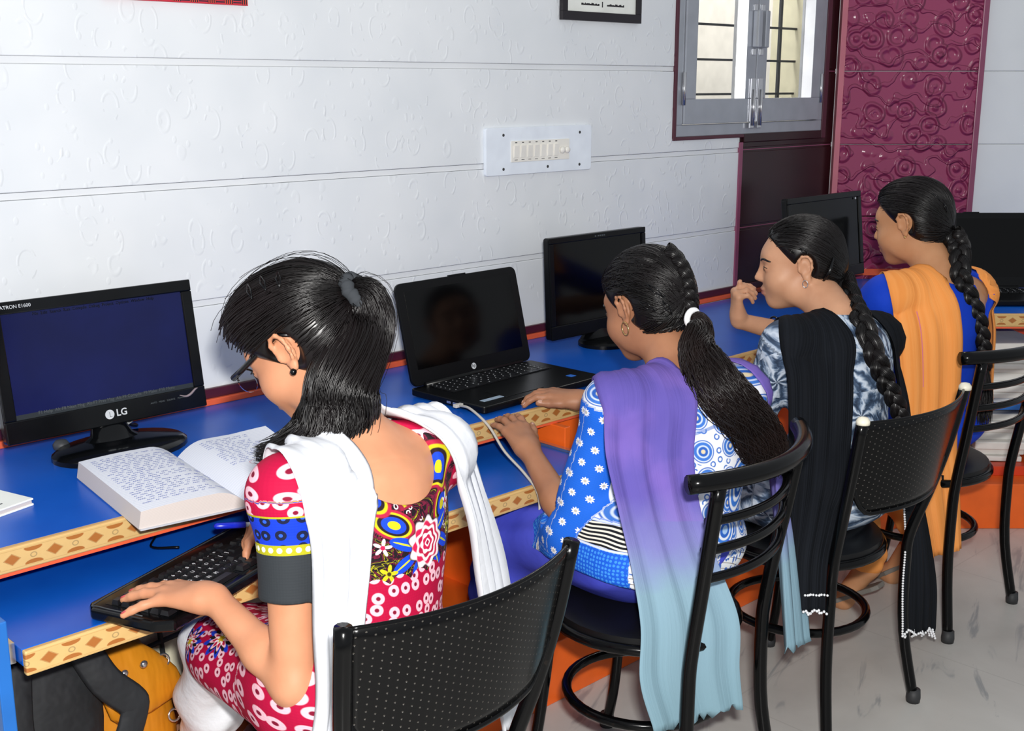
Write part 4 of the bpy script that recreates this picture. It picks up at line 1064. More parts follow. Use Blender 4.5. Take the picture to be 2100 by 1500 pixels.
    def salwar(s, m, r0=.085, r1=.075, bag=.012, vox=.007, pelvis=(.168, .130, .098), dz=0.0):
        K = SDF()
        for hp, kn, an, d in s.legs:
            K.chain([hp, kn, kn+(an-kn)*.55, an+A_(0, 0, .03)], [r0, r1, r1*.95, .050], .03)
        if pelvis: K.ell(s.pe+A_(0, 0, dz), pelvis, s.TR, .04)
        K.disp = lambda P: .0045*np.sin(P[:, 2]*55+3*np.sin(P[:, 0]*30)+P[:, 1]*20)
        V, Q = K.mesh(vox); s.sal = K
        return s.mk('trousers', V, Q, m)
    def sandal(s, i, m, ms):
        hp, kn, an, d = s.legs[i]; l = np.cross(d, A_(0, 0, 1)); c = an+d*.055; o = A_(c[0], c[1], s.fz)
        poly = [(-.105, -.026), (-.085, -.035), (0, -.036), (.08, -.042), (.12, -.03), (.135, 0), (.12, .03), (.08, .040), (0, .034), (-.085, .033), (-.105, .024)]
        r_ = s.put(MB().prism(poly, o, d, l, A_(0, 0, .012)).build('sandal', ms, None, bevel=.003))
        st = MB().tube(cat([o+d*.04+l*.042+A_(0,0,.01), o+d*.045+l*.02+A_(0,0,.052), o+d*.045-l*.02+A_(0,0,.052), o+d*.04-l*.042+A_(0,0,.01)], 14), .012, 8, flat=.25).build('strap', m, r_, smooth=True); st.location = (0, 0, 0)
    def sandal2(s, heel, toe, ms):
        heel, toe = A_(*heel), A_(*toe); d = nrm(toe-heel); l = nrm(np.cross(d, A_(0, 0, 1))); n = np.cross(l, d); L = np.linalg.norm(toe-heel)
        poly = [(0, -.022), (.02, -.030), (L*.45, -.028), (L*.75, -.038), (L*.95, -.024), (L, 0), (L*.95, .024), (L*.75, .036), (L*.45, .028), (.02, .030), (0, .022)]
        s.put(MB().prism(poly, heel-n*.008, d, l, -n*.014).build('sandal', ms, None, bevel=.003))
    def ribbon(s, name, m, rows, nt=70, ns=22, off=.006, pleat=.004, npl=4.0, seed=0, smooth=2, free=None, ragged=0.0, extra=None):
        """rows: (edge A, edge B) pairs along the cloth; pushed clear of body and dress"""
        Lp = cat([r[0] for r in rows], nt); Rp = cat([r[1] for r in rows], nt); t = np.linspace(0, 1, nt)[:, None]; S_ = np.linspace(0, 1, ns)[None]
        P = Lp[:, None]*(1-S_[..., None])+Rp[:, None]*S_[..., None]
        def fields(P): return np.minimum(s.cloth.ev(P), s.body.ev(P))
        flat = P.reshape(-1, 3)
        du = np.gradient(P, axis=0); dv = np.gradient(P, axis=1); N = np.cross(du, dv); N /= np.linalg.norm(N, axis=2, keepdims=True)+1e-9
        rng = np.random.RandomState(seed); ph = rng.rand(4)*6.28
        wv = np.sin(2*np.pi*npl*S_+ph[0]+1.2*np.sin(3*t+ph[1]))+.5*np.sin(2*np.pi*npl*2.3*S_+ph[2]+2*t)
        P = P+N*(pleat*wv)[..., None]*(1 if pleat else 0)
        flat = P.reshape(-1, 3)
        srcs = [s.cloth, s.body]+(extra or [])
        for _ in range(smooth+1):
            for K in srcs: flat = K.push(flat, off, 3)
            G = flat.reshape(nt, ns, 3)
            if _ < smooth: G2 = G.copy(); G2[1:-1, 1:-1] = .5*G[1:-1, 1:-1]+.125*(G[:-2, 1:-1]+G[2:, 1:-1]+G[1:-1, :-2]+G[1:-1, 2:]); flat = G2.reshape(-1, 3)
        G = flat.reshape(nt, ns, 3)
        G = G+N*(pleat*.5*wv)[..., None]
        if ragged: G[-1] += (rng.rand(ns, 3)-.5)*A_(.4, .4, 2)*ragged
        idx = np.arange(nt*ns).reshape(nt, ns); Q = np.stack([idx[:-1, :-1], idx[1:, :-1], idx[1:, 1:], idx[:-1, 1:]], -1).reshape(-1, 4)
        ll = np.concatenate([[0], np.cumsum(np.linalg.norm(np.diff(Lp*.5+Rp*.5, axis=0), axis=1))])
        U = np.stack([np.broadcast_to(S_, (nt, ns)), np.broadcast_to(ll[:, None], (nt, ns)), np.broadcast_to(t, (nt, ns))], -1).reshape(-1, 3)
        o = s.mk(name, G.reshape(-1, 3), Q, m, {'puv': U}); md = o.modifiers.new('t', 'SOLIDIFY'); md.thickness = .0016; md.offset = 0
        return o, G
    # ---------- hair
    def haircap(s, th=.012, puff=(0, -.02, .045), pr=(.078, .098, .082), hl=.012, front=None, nape=-.075, extra=()):
        K = s.cap = SDF(); e = lambda c, r, k=.02, op='u': K.ell(s.H(c), A_(*r)*s.hs, s.HR, k, op)
        e((0, -.014, .030), A_(.074, .094, .080)+th); e((0, -.040, -.018), A_(.062, .062, .060)+th*.8, .03)
        for c, r in extra: e(c, r, .025)
        n = s.HR@nrm((0, .80, -.60)); K.plane(n, s.H((0, .8*hl, -.6*hl)), .028)
        K.plane(s.HR@nrm((0, .25, -1)), s.H((0, -.06, nape)), .01)
        for q in (-1, 1):
            e((q*.082, -.012, -.006), (.022, .027, .036), .006, 's')
        return K
    def surf(s, dirs, off=0.0):
        """points on the hair cap hull in the given directions (head-local unit vectors, n,3)"""
        W_ = dirs@s.HR.T; lo = np.full(len(W_), .03); hi = np.full(len(W_), .20)
        hull = SDF(); hull.p = [p for p in s.cap.p if p[3] == 'u']
        for _ in range(13):
            md = (lo+hi)/2; d = hull.ev(s.hc+W_*md[:, None]); ins = d < 0; lo = np.where(ins, md, lo); hi = np.where(ins, hi, md)
        return s.hc+W_*((lo+hi)/2+off)[:, None]
    def comb_to(s, knot, N, seed=1, M_=16, starts=None, jit=.004, rad=.0011, over=1.0, hl=.012, sag=0.0):
        """strands lying on the scalp from the hairline (or random scalp points) to a knot direction"""
        rng = np.random.RandomState(seed); kd = nrm(knot)
        if starts is None:
            st = []
            while len(st) < N:
                d = nrm(rng.randn(3)); p = d*.10
                if p[1]*.8-p[2]*.6 < hl-.002 and p[2] > -.075 and not (abs(p[0]) > .06 and -.034 < p[1] < .02 and p[2] < .022): st.append(d)
            st = np.array(st)
        else: st = starts[rng.randint(len(starts), size=N)]+rng.randn(N, 3)*.02; st /= np.linalg.norm(st, axis=1, keepdims=True)
        om = np.arccos(np.clip(st@kd, -.999, .999)); t = np.linspace(0, 1, M_)
        P = np.empty((N, M_, 3))
        o = rng.rand(N)*jit
        for j, tt in enumerate(t):
            d = (np.sin((1-tt)*om)/np.sin(om))[:, None]*st+(np.sin(tt*om)/np.sin(om))[:, None]*kd
            d = d+rng.randn(N, 3)*.004; d[:, 2] -= sag*math.sin(math.pi*tt); d /= np.linalg.norm(d, axis=1, keepdims=True)
            sd = hl-(st[:, 1]*.8-st[:, 2]*.6)*.10; edge = np.clip(1-sd/.018, 0, 1)*max(0, 1-tt/.22)**1.5
            P[:, j] = s.surf(d)+(d@s.HR.T)*(o+.0005-.011*edge)[:, None]
        Lc = s.HL(P.reshape(-1, 3)).reshape(N, M_, 3); bad = ((np.abs(Lc[..., 0]) > .055) & (Lc[..., 1] > -.040) & (Lc[..., 1] < .014) & (Lc[..., 2] < .027) & (Lc[..., 2] > -.05)).any(1)
        P = P[~bad]
        return tubes(P, np.full(P.shape[:2], rad)*(1-.4*(t[None] > .97)), 3)
    def tail(s, path, prof, N, seed=2, M_=26, rad=.0011, wave=.004, curl=2.0, fray=.0, flat=1.0):
        """bundle of strands along a spline; prof: radius at the control points"""
        rng = np.random.RandomState(seed); C_ = cat(path, M_); pr_ = np.maximum(cat([(q,) for q in prof], M_)[:, 0], .001)
        T = np.gradient(C_, axis=0); T /= np.linalg.norm(T, axis=1, keepdims=True); U = np.cross(T, FWD+A_(0, 0, .15)); U /= np.linalg.norm(U, axis=1, keepdims=True); W_ = np.cross(T, U)
        a = rng.rand(N)*6.283; r = np.sqrt(rng.rand(N)); t = np.linspace(0, 1, M_); ph = rng.rand(N, 2)*6.28; gr = np.floor(rng.rand(N)*14)
        wob = wave*np.sin(curl*6.283*t[None]+gr[:, None]*.9+ph[:, :1]*.25)*t[None]; wob2 = wave*np.cos(curl*5.1*t[None]+gr[:, None]*1.7)*t[None]
        ln = 1-fray*rng.rand(N)
        tt = t[None]*ln[:, None]; fi = tt*(M_-1); i0 = np.minimum(fi.astype(int), M_-2); ff = (fi-i0)[..., None]
        g = lambda A: A[i0]*(1-ff)+A[i0+1]*ff
        P = g(C_)+(g(pr_[:, None])[..., 0]*(r*np.cos(a))[:, None]+wob)[..., None]*g(U)+(g(pr_[:, None])[..., 0]*flat*(r*np.sin(a))[:, None]+wob2)[..., None]*g(W_)
        return tubes(P, np.full((N, M_), rad)*np.where(t > .9, 1-.7*(t-.9)*10, 1)[None], 3)
    def braid(s, path, r0, r1, turns, M_=150, n=12):
        C_ = cat(path, M_); t = np.linspace(0, 1, M_); T = np.gradient(C_, axis=0); T /= np.linalg.norm(T, axis=1, keepdims=True)
        view = nrm(CAM-C_[0]); U = np.cross(T, view); U /= np.linalg.norm(U, axis=1, keepdims=True); W_ = np.cross(U, T); out = []
        rr = r0+(r1-r0)*t
        for i in range(3):
            ph = 2*math.pi*(turns*t)+2*math.pi*i/3
            P = C_+U*(rr*.80*np.sin(ph))[:, None]+W_*(rr*.45*np.sin(2*ph))[:, None]
            m = MB().tube(P, rr*.78, n, flat=1.0); V = np.array(m.v); Fq = np.array([f for f in m.f if len(f) == 4]); out.append((V, Fq))
            # fine ridges
            k = 26; rng = np.random.RandomState(i); Tp = np.gradient(P, axis=0); Tp /= np.linalg.norm(Tp, axis=1, keepdims=True); Uu = np.cross(Tp, W_); Uu /= np.linalg.norm(Uu, axis=1, keepdims=True); Ww = np.cross(Tp, Uu)
            a = np.linspace(0, 2*math.pi, k, endpoint=False)[:, None]+np.linspace(0, 1.2, M_)[None]
            PP = P[None]+(np.cos(a)[..., None]*Uu[None]+np.sin(a)[..., None]*Ww[None])*(rr*.77)[None, :, None]
            out.append(tubes(PP, np.full((k, M_), .0011), 3))
        return out
    def hair(s, parts, name='hair', m=None): V, Q = merge(parts); return s.mk(name, V, Q, m or s.mhair)
    def cap_mesh(s, vox=.0035): V, Q = s.cap.mesh(vox); return V, Q
    def clip(s, a, b, w=.004, name='hair_clip', m=None):
        a, b = A_(*a), A_(*b); d = nrm(b-a); o = nrm((a+b)/2-s.hc); l = np.cross(d, o)
        q = MB().tube([a+o*.001, (a+b)/2+l*w+o*.003, b+o*.001], .0013, 6); q.tube([a+o*.001, (a+b)/2-l*w+o*.003, b+o*.001], .0013, 6); q.lathe([(.0005, -.0022), (.0022, 0), (.0005, .0022)], b+o*.0015, 8)
        return s.put(q.build(name, m or M_CLIP, None, smooth=True))
# ------------------------------------------------------------------ printed fabrics
def zone(z, k): return xstep(xabs(z-float(k)), .5, .02)
def rot2(a, b, deg, cx=0.0, cy=0.0):
    c, s_ = math.cos(R(deg)), math.sin(R(deg)); a = a-cx; b = b-cy; return a*c+b*s_, b*c-a*s_
def m_ell(a, b, cx, cy, rx, ry, deg=0, soft=.08):
    p, q = rot2(a, b, deg, cx, cy); p = p/rx; q = q/ry; return xstep(p*p+q*q, 1.0, soft)
def m_flower(a, b, cx, cy, r, n, amp=.3, soft=.06):
    p = a-cx; q = b-cy; d = xsqrt(p*p+q*q); th = xatan(q, p); return xstep(d/(1-amp+amp*xcos(th*float(n))), r, r*soft), d, th
def fabric_bump(b, u, v, sc=1400, st=.12): bump(b, xsin(u*float(sc))+xsin(v*float(sc)), st, .0004)
def f_k1(b):
    vv, u, v, z = coord(attr='puv')
    def rings(s, dot='#7a0a2c'):
        vo = voro(comb(u+z*.37, v), s, .62); d = X(vo.outputs['Distance']); rr = X(vo.outputs['Color'])
        c = lay('#ab0638', xstep(d, .36, .03), '#e9b7c4'); return lay(c, xstep(d, .13, .03), dot)
    base = rings(38)
    a = u-.014; w = v-.045
    # dark yoke with flowers, paisleys and a cartouche
    n = noise(comb(a, w), 38, 2, .5, 2.5); yk = lay('#1c1318', xstep(xabs(n-.5), .035, .02), '#6f1634'); yk = lay(yk, xstep(xabs(n-.62), .012, .01), '#b5ae1d')
    vd = voro(comb(a, w), 70, .8); yk = lay(yk, xstep(xabs(X(vd.outputs['Distance'])-.22), .06, .03)*(noise(comb(a, w), 20, 1) > .56), '#e9dcdc')
    for sx in (-1, 1):
        for (cx, cy, rx, ry, dg) in ((.060, -.006, .034, .020, 28), (.088, .045, .036, .020, 55)):
            for k_, cc in ((1.15, '#a81f3f'), (.95, '#c6bd1c'), (.80, '#24161b'), (.62, '#1740c4'), (.32, '#c6bd1c')): yk = lay(yk, m_ell(a, w, sx*cx, cy, rx*k_, ry*k_, sx*dg), cc)
    for k_, cc in ((1.25, '#8f1c38'), (1.0, '#c9bf22'), (.82, '#16121c'), (.66, '#1a49d2'), (.34, '#14131d')):
        p, q = rot2(a, w, 6, -.006, .034); yk = lay(yk, xstep(xmax(xabs(p)/.032, xabs(q)/.014), k_, .05), cc)
    for (cx, cy, L, dg) in ((.048, -.030, .026, 25), (.054, -.062, .026, -30), (.034, -.088, .024, -62), (-.048, -.040, .026, 155), (-.050, -.072, .026, 205), (-.026, -.092, .022, 250)):
        yk = lay(yk, m_ell(a, w, cx, cy, L, .0105, dg), '#1344d6'); yk = lay(yk, m_ell(a, w, cx, cy, L*.8, .0016, dg), '#c3c02a')
    for (cx, cy, r) in ((-.082, -.082, .016), (.082, -.050, .015)):
        mk, d, th = m_flower(a, w, cx, cy, r, 5, .35); yk = lay(yk, mk, '#b9b71d'); yk = lay(yk, xstep(d, .0035, .001), '#3a2a12')
    for (cx, cy, r) in ((-.084, -.038, .015), (.078, -.008, .014)):
        mk, d, th = m_flower(a, w, cx, cy, r, 5, .4); yk = lay(yk, mk, '#efe4e6'); yk = lay(yk, xstep(d, .004, .001), '#c01a48')
    for r, nn, cc in ((.046, 9, '#1a1014'), (.043, 9, '#f1e4e8'), (.036, 8, '#c51d4b'), (.030, 7, '#f3e8ea'), (.0245, 7, '#b3163f'), (.0185, 6, '#f3e8ea'), (.013, 5, '#c51d4b'), (.007, 4, '#f1e0e4'), (.004, 4, '#a3123a')):
        mk, d, th = m_flower(a, w, .002, -.050, r, nn, .09); yk = lay(yk, mk, cc)
    sc = xabs(xsin(a*75.0))*-.012
    c = lay(base, (w+sc > -.098)*zone(z, 0)*(xabs(a) < .115), yk)
    # lap: large sprays, green-gold hem
    lap = base
    for (cx, cy, r) in ((-.10, .20, .040), (-.055, .10, .030), (.06, .17, .040), (-.13, .30, .036)):
        for k_, nn, cc in ((1.25, 9, '#1237b8'), (1.0, 11, '#1c1318'), (.82, 9, '#e8b9c4'), (.62, 9, '#b3163f'), (.45, 8, '#f1dfe2'), (.28, 6, '#c8a81c')):
            mk, d, th = m_flower(u, v, cx, cy, r*k_, nn, .22); lap = lay(lap, mk, cc)
    lap = lay(lap, v > .345, '#9a9626'); lap = lay(lap, (v > .350)*(v < .361)*(xmod(u, .012) < .007), '#e9e6cf')
    c = lay(c, zone(z, 2), lap)
    # sleeves: crimson, blue band, gold dotted band, black cuff
    bl = lay('#1238c6', X(voro(comb(u, v), 42, .5).outputs['Distance']) < .34, '#141a38'); bl = lay(bl, X(voro(comb(u, v), 42, .5).outputs['Distance']) < .12, '#2a59e0')
    gd = lay('#a8a41e', xstep(xsqrt((xmod(u, .014)-.007)*(xmod(u, .014)-.007)+(v-.076)*(v-.076)), .0042, .0006), '#f4f1e4')
    sl = lay(base, v > .022, '#a8a41e'); sl = lay(sl, v > .025, bl); sl = lay(sl, v > .068, gd); sl = lay(sl, v > .084, '#2e3236')
    c = lay(c, zone(z, 1), sl)
    fabric_bump(b, u, v); return c
def f_cloth(c1, c2, sc=8, st=.25):
    def f(b):
        v, x, y, z = coord(); bump(b, noise(v, 45, 3), st, .004); return ramp(noise(v, sc, 3), [(.3, c1), (.7, c2)])
    return f
M_K1 = mat('crimson_printed_cotton', rough=.75, spec=.2, fn=f_k1)
M_WHITECLOTH = mat('white_muslin', rough=.85, spec=.15, fn=f_cloth('#cfd2d8', '#dcdee4'))
M_WHITESAL = mat('white_satin', rough=.55, spec=.3, fn=f_cloth('#dfe1e6', '#f1f2f5', 6, .5))

# ------------------------------------------------------------------ girl 1: white scarf, glasses, ponytail
p = Person('girl in a crimson printed dress with white scarf and glasses typing at the keyboard', (.14, -1.10, 0), .0036)
p.fz = .165; p.mhair = hairmat('black_hair', '#0b0909', '#171213')
p.head((.172, -.935, 1.10), 118, 35, 0, (.175, -1.06, .960), 1.05)
p.trunk((.14, -1.10, .575), (.152, -1.135, .70), (.168, -1.118, .822), (.178, -1.062, .955), (.012, -1.115, .915), (.345, -1.075, .900), (.095, -.74, .500), (.30, -.72, .500), (.12, -.62, .245), (.30, -.62, .245), .98)
p.arm(-1, (-.015, -1.150, .618), (-.034, -.958, .704)); p.arm(1, (.40, -.90, .70), (.258, -.757, .727))
p.hand(-1, (-.036, -.952, .705), (-.075, .178, -.012), (0, .05, 1), ((10, 8, 10, 8), (2, 6, 9, 7), (-7, 5, 10, 8), (-38, 10, 8, 6)), 1.08, (48, 12, 8, 6))
p.hand(1, (.256, -.754, .727), (-.92, .10, -.16), (.15, .3, 1), ((8, 28, 22, 10), (2, 40, 42, 25), (-3, 45, 45, 28), (-8, 48, 45, 28)), .95, (30, 16, 10, 6))
M_SK1 = skin('skin_warm', '#c08462', '#cb8f6d')
p.make_body(M_SK1); p.make_nails(mat('red_nail', '#b8434c', .25))
p.kameez('dress', M_K1, (.54, .50), .010, .84, [((.195, -1.185, .965), (.108, .12, .088), .006)], .0042)
p.salwar(M_WHITESAL, .072, .070)
d1, _ = p.ribbon('scarf', M_WHITECLOTH, [((.15, -.97, .88), (.05, -.98, .86)), ((.125, -1.05, .99), (.015, -1.06, .975)), ((.130, -1.16, .94), (.000, -1.15, .93)), ((.095, -1.215, .85), (-.010, -1.205, .865)), ((.052, -1.245, .73), (-.022, -1.22, .73)), ((.030, -1.255, .60), (-.035, -1.235, .60)), ((.00, -1.27, .49), (-.09, -1.24, .46))], pleat=.0045, npl=2.5, seed=3)
d2, _ = p.ribbon('scarf', M_WHITECLOTH, [((.22, -.97, .88), (.33, -.96, .86)), ((.225, -1.05, .99), (.385, -1.02, .965)), ((.295, -1.13, .94), (.43, -1.05, .905)), ((.345, -1.155, .81), (.475, -1.055, .79)), ((.375, -1.15, .67), (.53, -1.05, .65)), ((.40, -1.155, .52), (.555, -1.06, .48)), ((.42, -1.17, .36), (.555, -1.10, .34))], pleat=.006, npl=4, seed=5)
p.haircap(.014, extra=[((0, .022, .055), (.074, .078, .068)), ((-.032, .036, .040), (.054, .058, .058)), ((.032, .036, .040), (.054, .058, .058))], hl=.024)
KN = (-.002, -.104, .012); kd = p.surf(np.array([nrm(KN)]), .004)[0]; bx = nrm(kd-p.hc)
rng = np.random.RandomState(3)
parts = [p.cap_mesh(), p.comb_to(KN, 1700, 3, rad=.0012, hl=.027, jit=.008)]
T1 = [kd, kd+bx*.020+A_(.004, -.004, -.008), kd+bx*.020+A_(.006, -.008, -.060), (.168, -1.062, 1.060), (.158, -1.070, 1.012), (.135, -1.066, .976), (.100, -1.048, .956), (.060, -1.015, .950)]
parts += [p.tail(T1, (.016, .030, .043, .052, .052, .046, .032, .012), 2300, 5, 34, .0011, .008, 1.4, .26)]
parts += [p.tail([kd+A_(.004, .01, -.03), (.156, -1.040, 1.075), (.138, -1.050, 1.020), (.112, -1.048, .976), (.072, -1.022, .952), (.035, -.985, .945)], (.020, .036, .044, .044, .030, .010), 1100, 6, 30, .0011, .006, 1.2, .30)]
parts += [p.comb_to(KN, 90, 77, rad=.0005, hl=.03, jit=.022), p.tail(T1, (.02, .045, .06, .068, .068, .06, .045, .03), 60, 78, 30, .0005, .012, 1.1, .1)]
p.hair(parts)
# fluffy scrunchie round the knot
Mz = np.stack([nrm(np.cross(bx, A_(0, 0, 1))), nrm(np.cross(bx, np.cross(bx, A_(0, 0, 1)))), bx], 1)
p.put(MB().tube([kd+bx*.012+Mz@A_(.027*math.cos(a), .027*math.sin(a), .0015*math.sin(a*9)) for a in np.linspace(0, 2*math.pi, 60, endpoint=False)], [.0115+.0012*math.sin(k*2.1) for k in range(60)], 10, closed=True).build('hair_band', mat('charcoal_scrunchie', '#3a3d41', .95, spec=.1), None, smooth=True))
def on(pn, d, off=.009): return pn.surf(np.array([nrm(d)]), off)[0]
for (d0, d1_) in (((-.046, -.006, .104), (-.066, -.012, .080)), ((-.040, -.026, .100), (-.062, -.034, .078)), ((-.040, -.050, .088), (-.060, -.052, .070))): p.clip(on(p, d0), on(p, d1_))
# spectacles
gl = MB(); M_GF = mat('spectacle_frame', '#0c0c0e', .25); M_LENS = mat('spectacle_lens', '#ffffff', .02, **{'Transmission Weight': 1.0, 'IOR': 1.05})
go = bpy.data.objects.new('spectacles', None); COL.objects.link(go); p.put(go); go.location = -Vector(p.base)
for q in (-1, 1):
    MB().tube([p.H((q*.076, -.040, .010)), p.H((q*.080, -.018, .026)), p.H((q*.079, .02, .022)), p.H((q*.074, .075, .014)), p.H((q*.066, .102, .012))], [.0030, .0042, .0044, .0050, .0056], 8).build('temple', M_GF, go, smooth=True)
    MB().tube([p.H((q*(.036+.026*math.cos(a)), .103-.004*abs(math.cos(a)), .004+.016*math.sin(a))) for a in np.linspace(0, math.pi, 14)], .0019, 6).build('brow_rim', M_GF, go, smooth=True)
    m = MB(); n = 24; ring = [p.H((q*(.036+.026*math.cos(a)), .1025, -.003+.019*math.sin(a))) for a in np.linspace(0, 2*math.pi, n, endpoint=False)]
    m.prism([(0.026*math.cos(a), .019*math.sin(a)) for a in np.linspace(0, 2*math.pi, n, endpoint=False)], p.H((q*.036, .102, -.003)), p.HR[:, 0], p.HR[:, 2], p.HR[:, 1]*.0015).build('lens', M_LENS, go)
MB().tube([p.H((-.010, .104, .008)), p.H((0, .107, .010)), p.H((.010, .104, .008))], .0018, 6).build('bridge', M_GF, go, smooth=True)
p.face_bits()
p.put(MB().lathe([(.0005, -.006), (.0045, -.004), (.006, 0), (.0045, .004), (.0005, .006)], p.H((-.085, -.008, -.036)), 12).build('ear_stud', M_CLIP, None, smooth=True))
for i in (0, 1): p.sandal(i, mat('sandal_strap', '#5b4a3c', .6), mat('sandal_sole', '#77736d', .7))
pn = thing('pen', 'blue ballpoint pen held in the hand of the girl with glasses', 'pen', None, (.132, -.736, .722))
MB().tube([(-.028, .012, .010), (-.024, .011, .009), (.026, -.008, .004)], [.003, .0062, .0062], 10).build('cap', mat('pen_blue', '#1226b8', .25), pn, smooth=True)
MB().tube([(.026, -.008, .004), (.092, -.034, -.003)], .0045, 10).build('barrel', mat('pen_clear', '#c9ced6', .15), pn, smooth=True)
# ------------------------------------------------------------------ girl 2: purple scarf, typing on the laptop
def f_k2(b):
    vv, u, v, z = coord(attr='puv')
    vo = voro(comb(u, v), 17, .35); d = X(vo.outputs['Distance'])
    wave_ = xsin(xatan(v, u)*1.0)
    c = lay('#e9ebf2', xstep(d, .40, .02), '#2f62b8')
    for e, cc in ((.36, '#dfe6f2'), (.325, '#3f74c8'), (.22, '#c9d6ec'), (.17, '#2d5fb5'), (.075, '#d9c9a8')): c = lay(c, xstep(d, e, .02), cc)
    v2 = voro(comb(u, v), 46, .8); d2 = X(v2.outputs['Distance']); c = lay(c, xstep(xabs(d2-.24), .07, .03)*(d > .46), '#4a73c0')
    # big paisley
    for (cx, cy, rx, ry, dg) in ((.055, -.075, .058, .040, 55), (.115, -.02, .045, .03, 70), (-.02, -.155, .04, .028, 20)):
        for k_, cc in ((1.12, '#2456b0'), (1.0, '#e6eaf3'), (.86, '#3b78d2'), (.66, '#dfe5f0'), (.5, '#2c61bd'), (.28, '#9fc0e8')): c = lay(c, m_ell(u, v, cx, cy, rx*k_, ry*k_, dg), cc)
    lo = lay('#eceef2', xstep(xabs(xmod(v+u*.25, .014)-.007), .0009, .0004), '#8b8076')
    v3 = voro(comb(u*1.6, v), 30, .9); lo = lay(lo, xstep(X(v3.outputs['Distance']), .25, .03), '#3a66b8')
    c = lay(c, v < -.215, lo)
    yk = xstep(xabs(v-.062+xabs(u)*.25), .0035, .001); c = lay(c, yk*.7, '#4b74bd')
    def daisy(px, base, flower, r=.0085):
        p_ = xmod(u+px*.5*xmod(xfloor(v/px), 2.0), px)-px/2; q_ = xmod(v, px)-px/2; dd = xsqrt(p_*p_+q_*q_); th = xatan(q_, p_)
        o = lay(base, xstep(dd/(.82+.18*xcos(th*9.0)), r, .0008), flower); return lay(o, xstep(dd, r*.36, .0008), '#b9b4ad')
    sl = daisy(.034, '#1c63d2', '#e6e8ee'); sl = lay(sl, (u > -.02)*(u < .072), daisy(.026, '#c2c8d2', '#4a6fb5', .006))
    sl = lay(sl, xstep(xabs(u-.072), .0022, .0008), '#e8edf6')
    c = lay(c, zone(z, 1), sl)
    dv = voro(comb(u, v), 120, .3); bl = lay('#1759cf', xstep(X(dv.outputs['Distance']), .33, .06), '#3f8fe6')
    bw = lay('#15181f', xsin(v*900+xsin(u*60)*2.0) > .1, '#e3ddd0')
    side = lay(bl, (v > -.170)*(v < -.130), bw); side = lay(side, xstep(xabs(xabs(v+.150)-.0225), .002, .001), '#cfd8ea')
    c = lay(c, zone(z, 2), side)
    fabric_bump(b, u, v); return c
def f_omb(b):
    vv, u, v, z = coord(attr='puv'); w, x, y, zz = coord(); n = noise(w, 7, 3)
    c = ramp(v+n*.12, [(.0, '#5a4d9a'), (.50, '#6055a4'), (.60, '#7a7ab5'), (.70, '#82a0b0'), (1.0, '#80a0ad')])
    c = lay(c, xstep(1-n, .46, .12)*(v < .5)*.5, '#8367b8'); bump(b, noise(comb(u*40, v*3, 0.0), 1.0, 3), .35, .004); return c
M_K2 = mat('white_blue_printed_cotton', rough=.75, spec=.2, fn=f_k2)
M_OMB = mat('purple_blue_ombre_muslin', rough=.8, spec=.15, fn=f_omb)
M_VIOLET = mat('violet_blue_cotton', rough=.8, spec=.15, fn=f_cloth('#3d44b4', '#4a52c6'))
p = Person('girl in a white and blue printed dress with purple scarf typing on the laptop', (.93, -1.10, 0), .004)
p.fz = .165; p.mhair = hairmat('black_hair', '#0b0909', '#171213'); mh2 = hairmat('brown_black_hair', '#140d0c', '#241917')
p.head((1.085, -.938, 1.05), 86, 20, 0, (1.045, -1.06, .925), 1.03)
p.trunk((.935, -1.10, .575), (.975, -1.135, .685), (1.02, -1.115, .79), (1.045, -1.07, .915), (.858, -1.045, .880), (1.200, -1.115, .862), (.885, -.74, .510), (1.04, -.745, .510), (.90, -.63, .245), (1.04, -.64, .245), 1.02)
p.arm(-1, (.808, -.985, .607), (.884, -.778, .715), 1.04); p.arm(1, (1.275, -.86, .70), (1.178, -.685, .762), 1.02)
p.hand(-1, (.885, -.773, .717), (.060, .165, .075), (-.1, -.35, 1), ((6, 4, 18, 12), (1, 8, 20, 14), (-4, 8, 20, 14), (-10, 8, 18, 12)), 1.0, (42, 10, 8, 8))
p.hand(1, (1.176, -.682, .764), (-.62, .78, .18), (.05, -.1, 1), ((8, 10, 28, 18), (2, 12, 30, 20), (-4, 14, 30, 20), (-10, 16, 30, 18)), 1.0, (40, 12, 10, 8))
M_SK2 = skin('skin_brown', '#9c6a4e', '#aa7758')
p.make_body(M_SK2); p.make_nails(mat('pale_nail', '#c79a85', .3))
p.kameez('dress', M_K2, (1.10, .95), .011, .56, [((1.045, -1.10, .965), (.075, .10, .055), .006)], .0048, sl_r=.018, hem=((-.25, 0, -1), (.93, -1.1, .505)), lapfr=-.09, lapz=True)
p.salwar(M_VIOLET, .080, .082, pelvis=(.185, .165, .11), dz=-.005)
dup, G1 = p.ribbon('scarf', M_OMB, [((1.02, -.96, .84), (.91, -.96, .82)), ((1.00, -1.06, .955), (.845, -1.01, .925)), ((.965, -1.17, .90), (.785, -1.08, .885)), ((.905, -1.215, .80), (.735, -1.13, .82)), ((.892, -1.245, .70), (.728, -1.17, .72)), ((.900, -1.285, .60), (.742, -1.19, .62)), ((.925, -1.325, .48), (.725, -1.235, .50)), ((.93, -1.33, .37), (.71, -1.25, .39)), ((.945, -1.335, .275), (.735, -1.27, .28))], pleat=.004, npl=3, seed=9, ragged=.012)
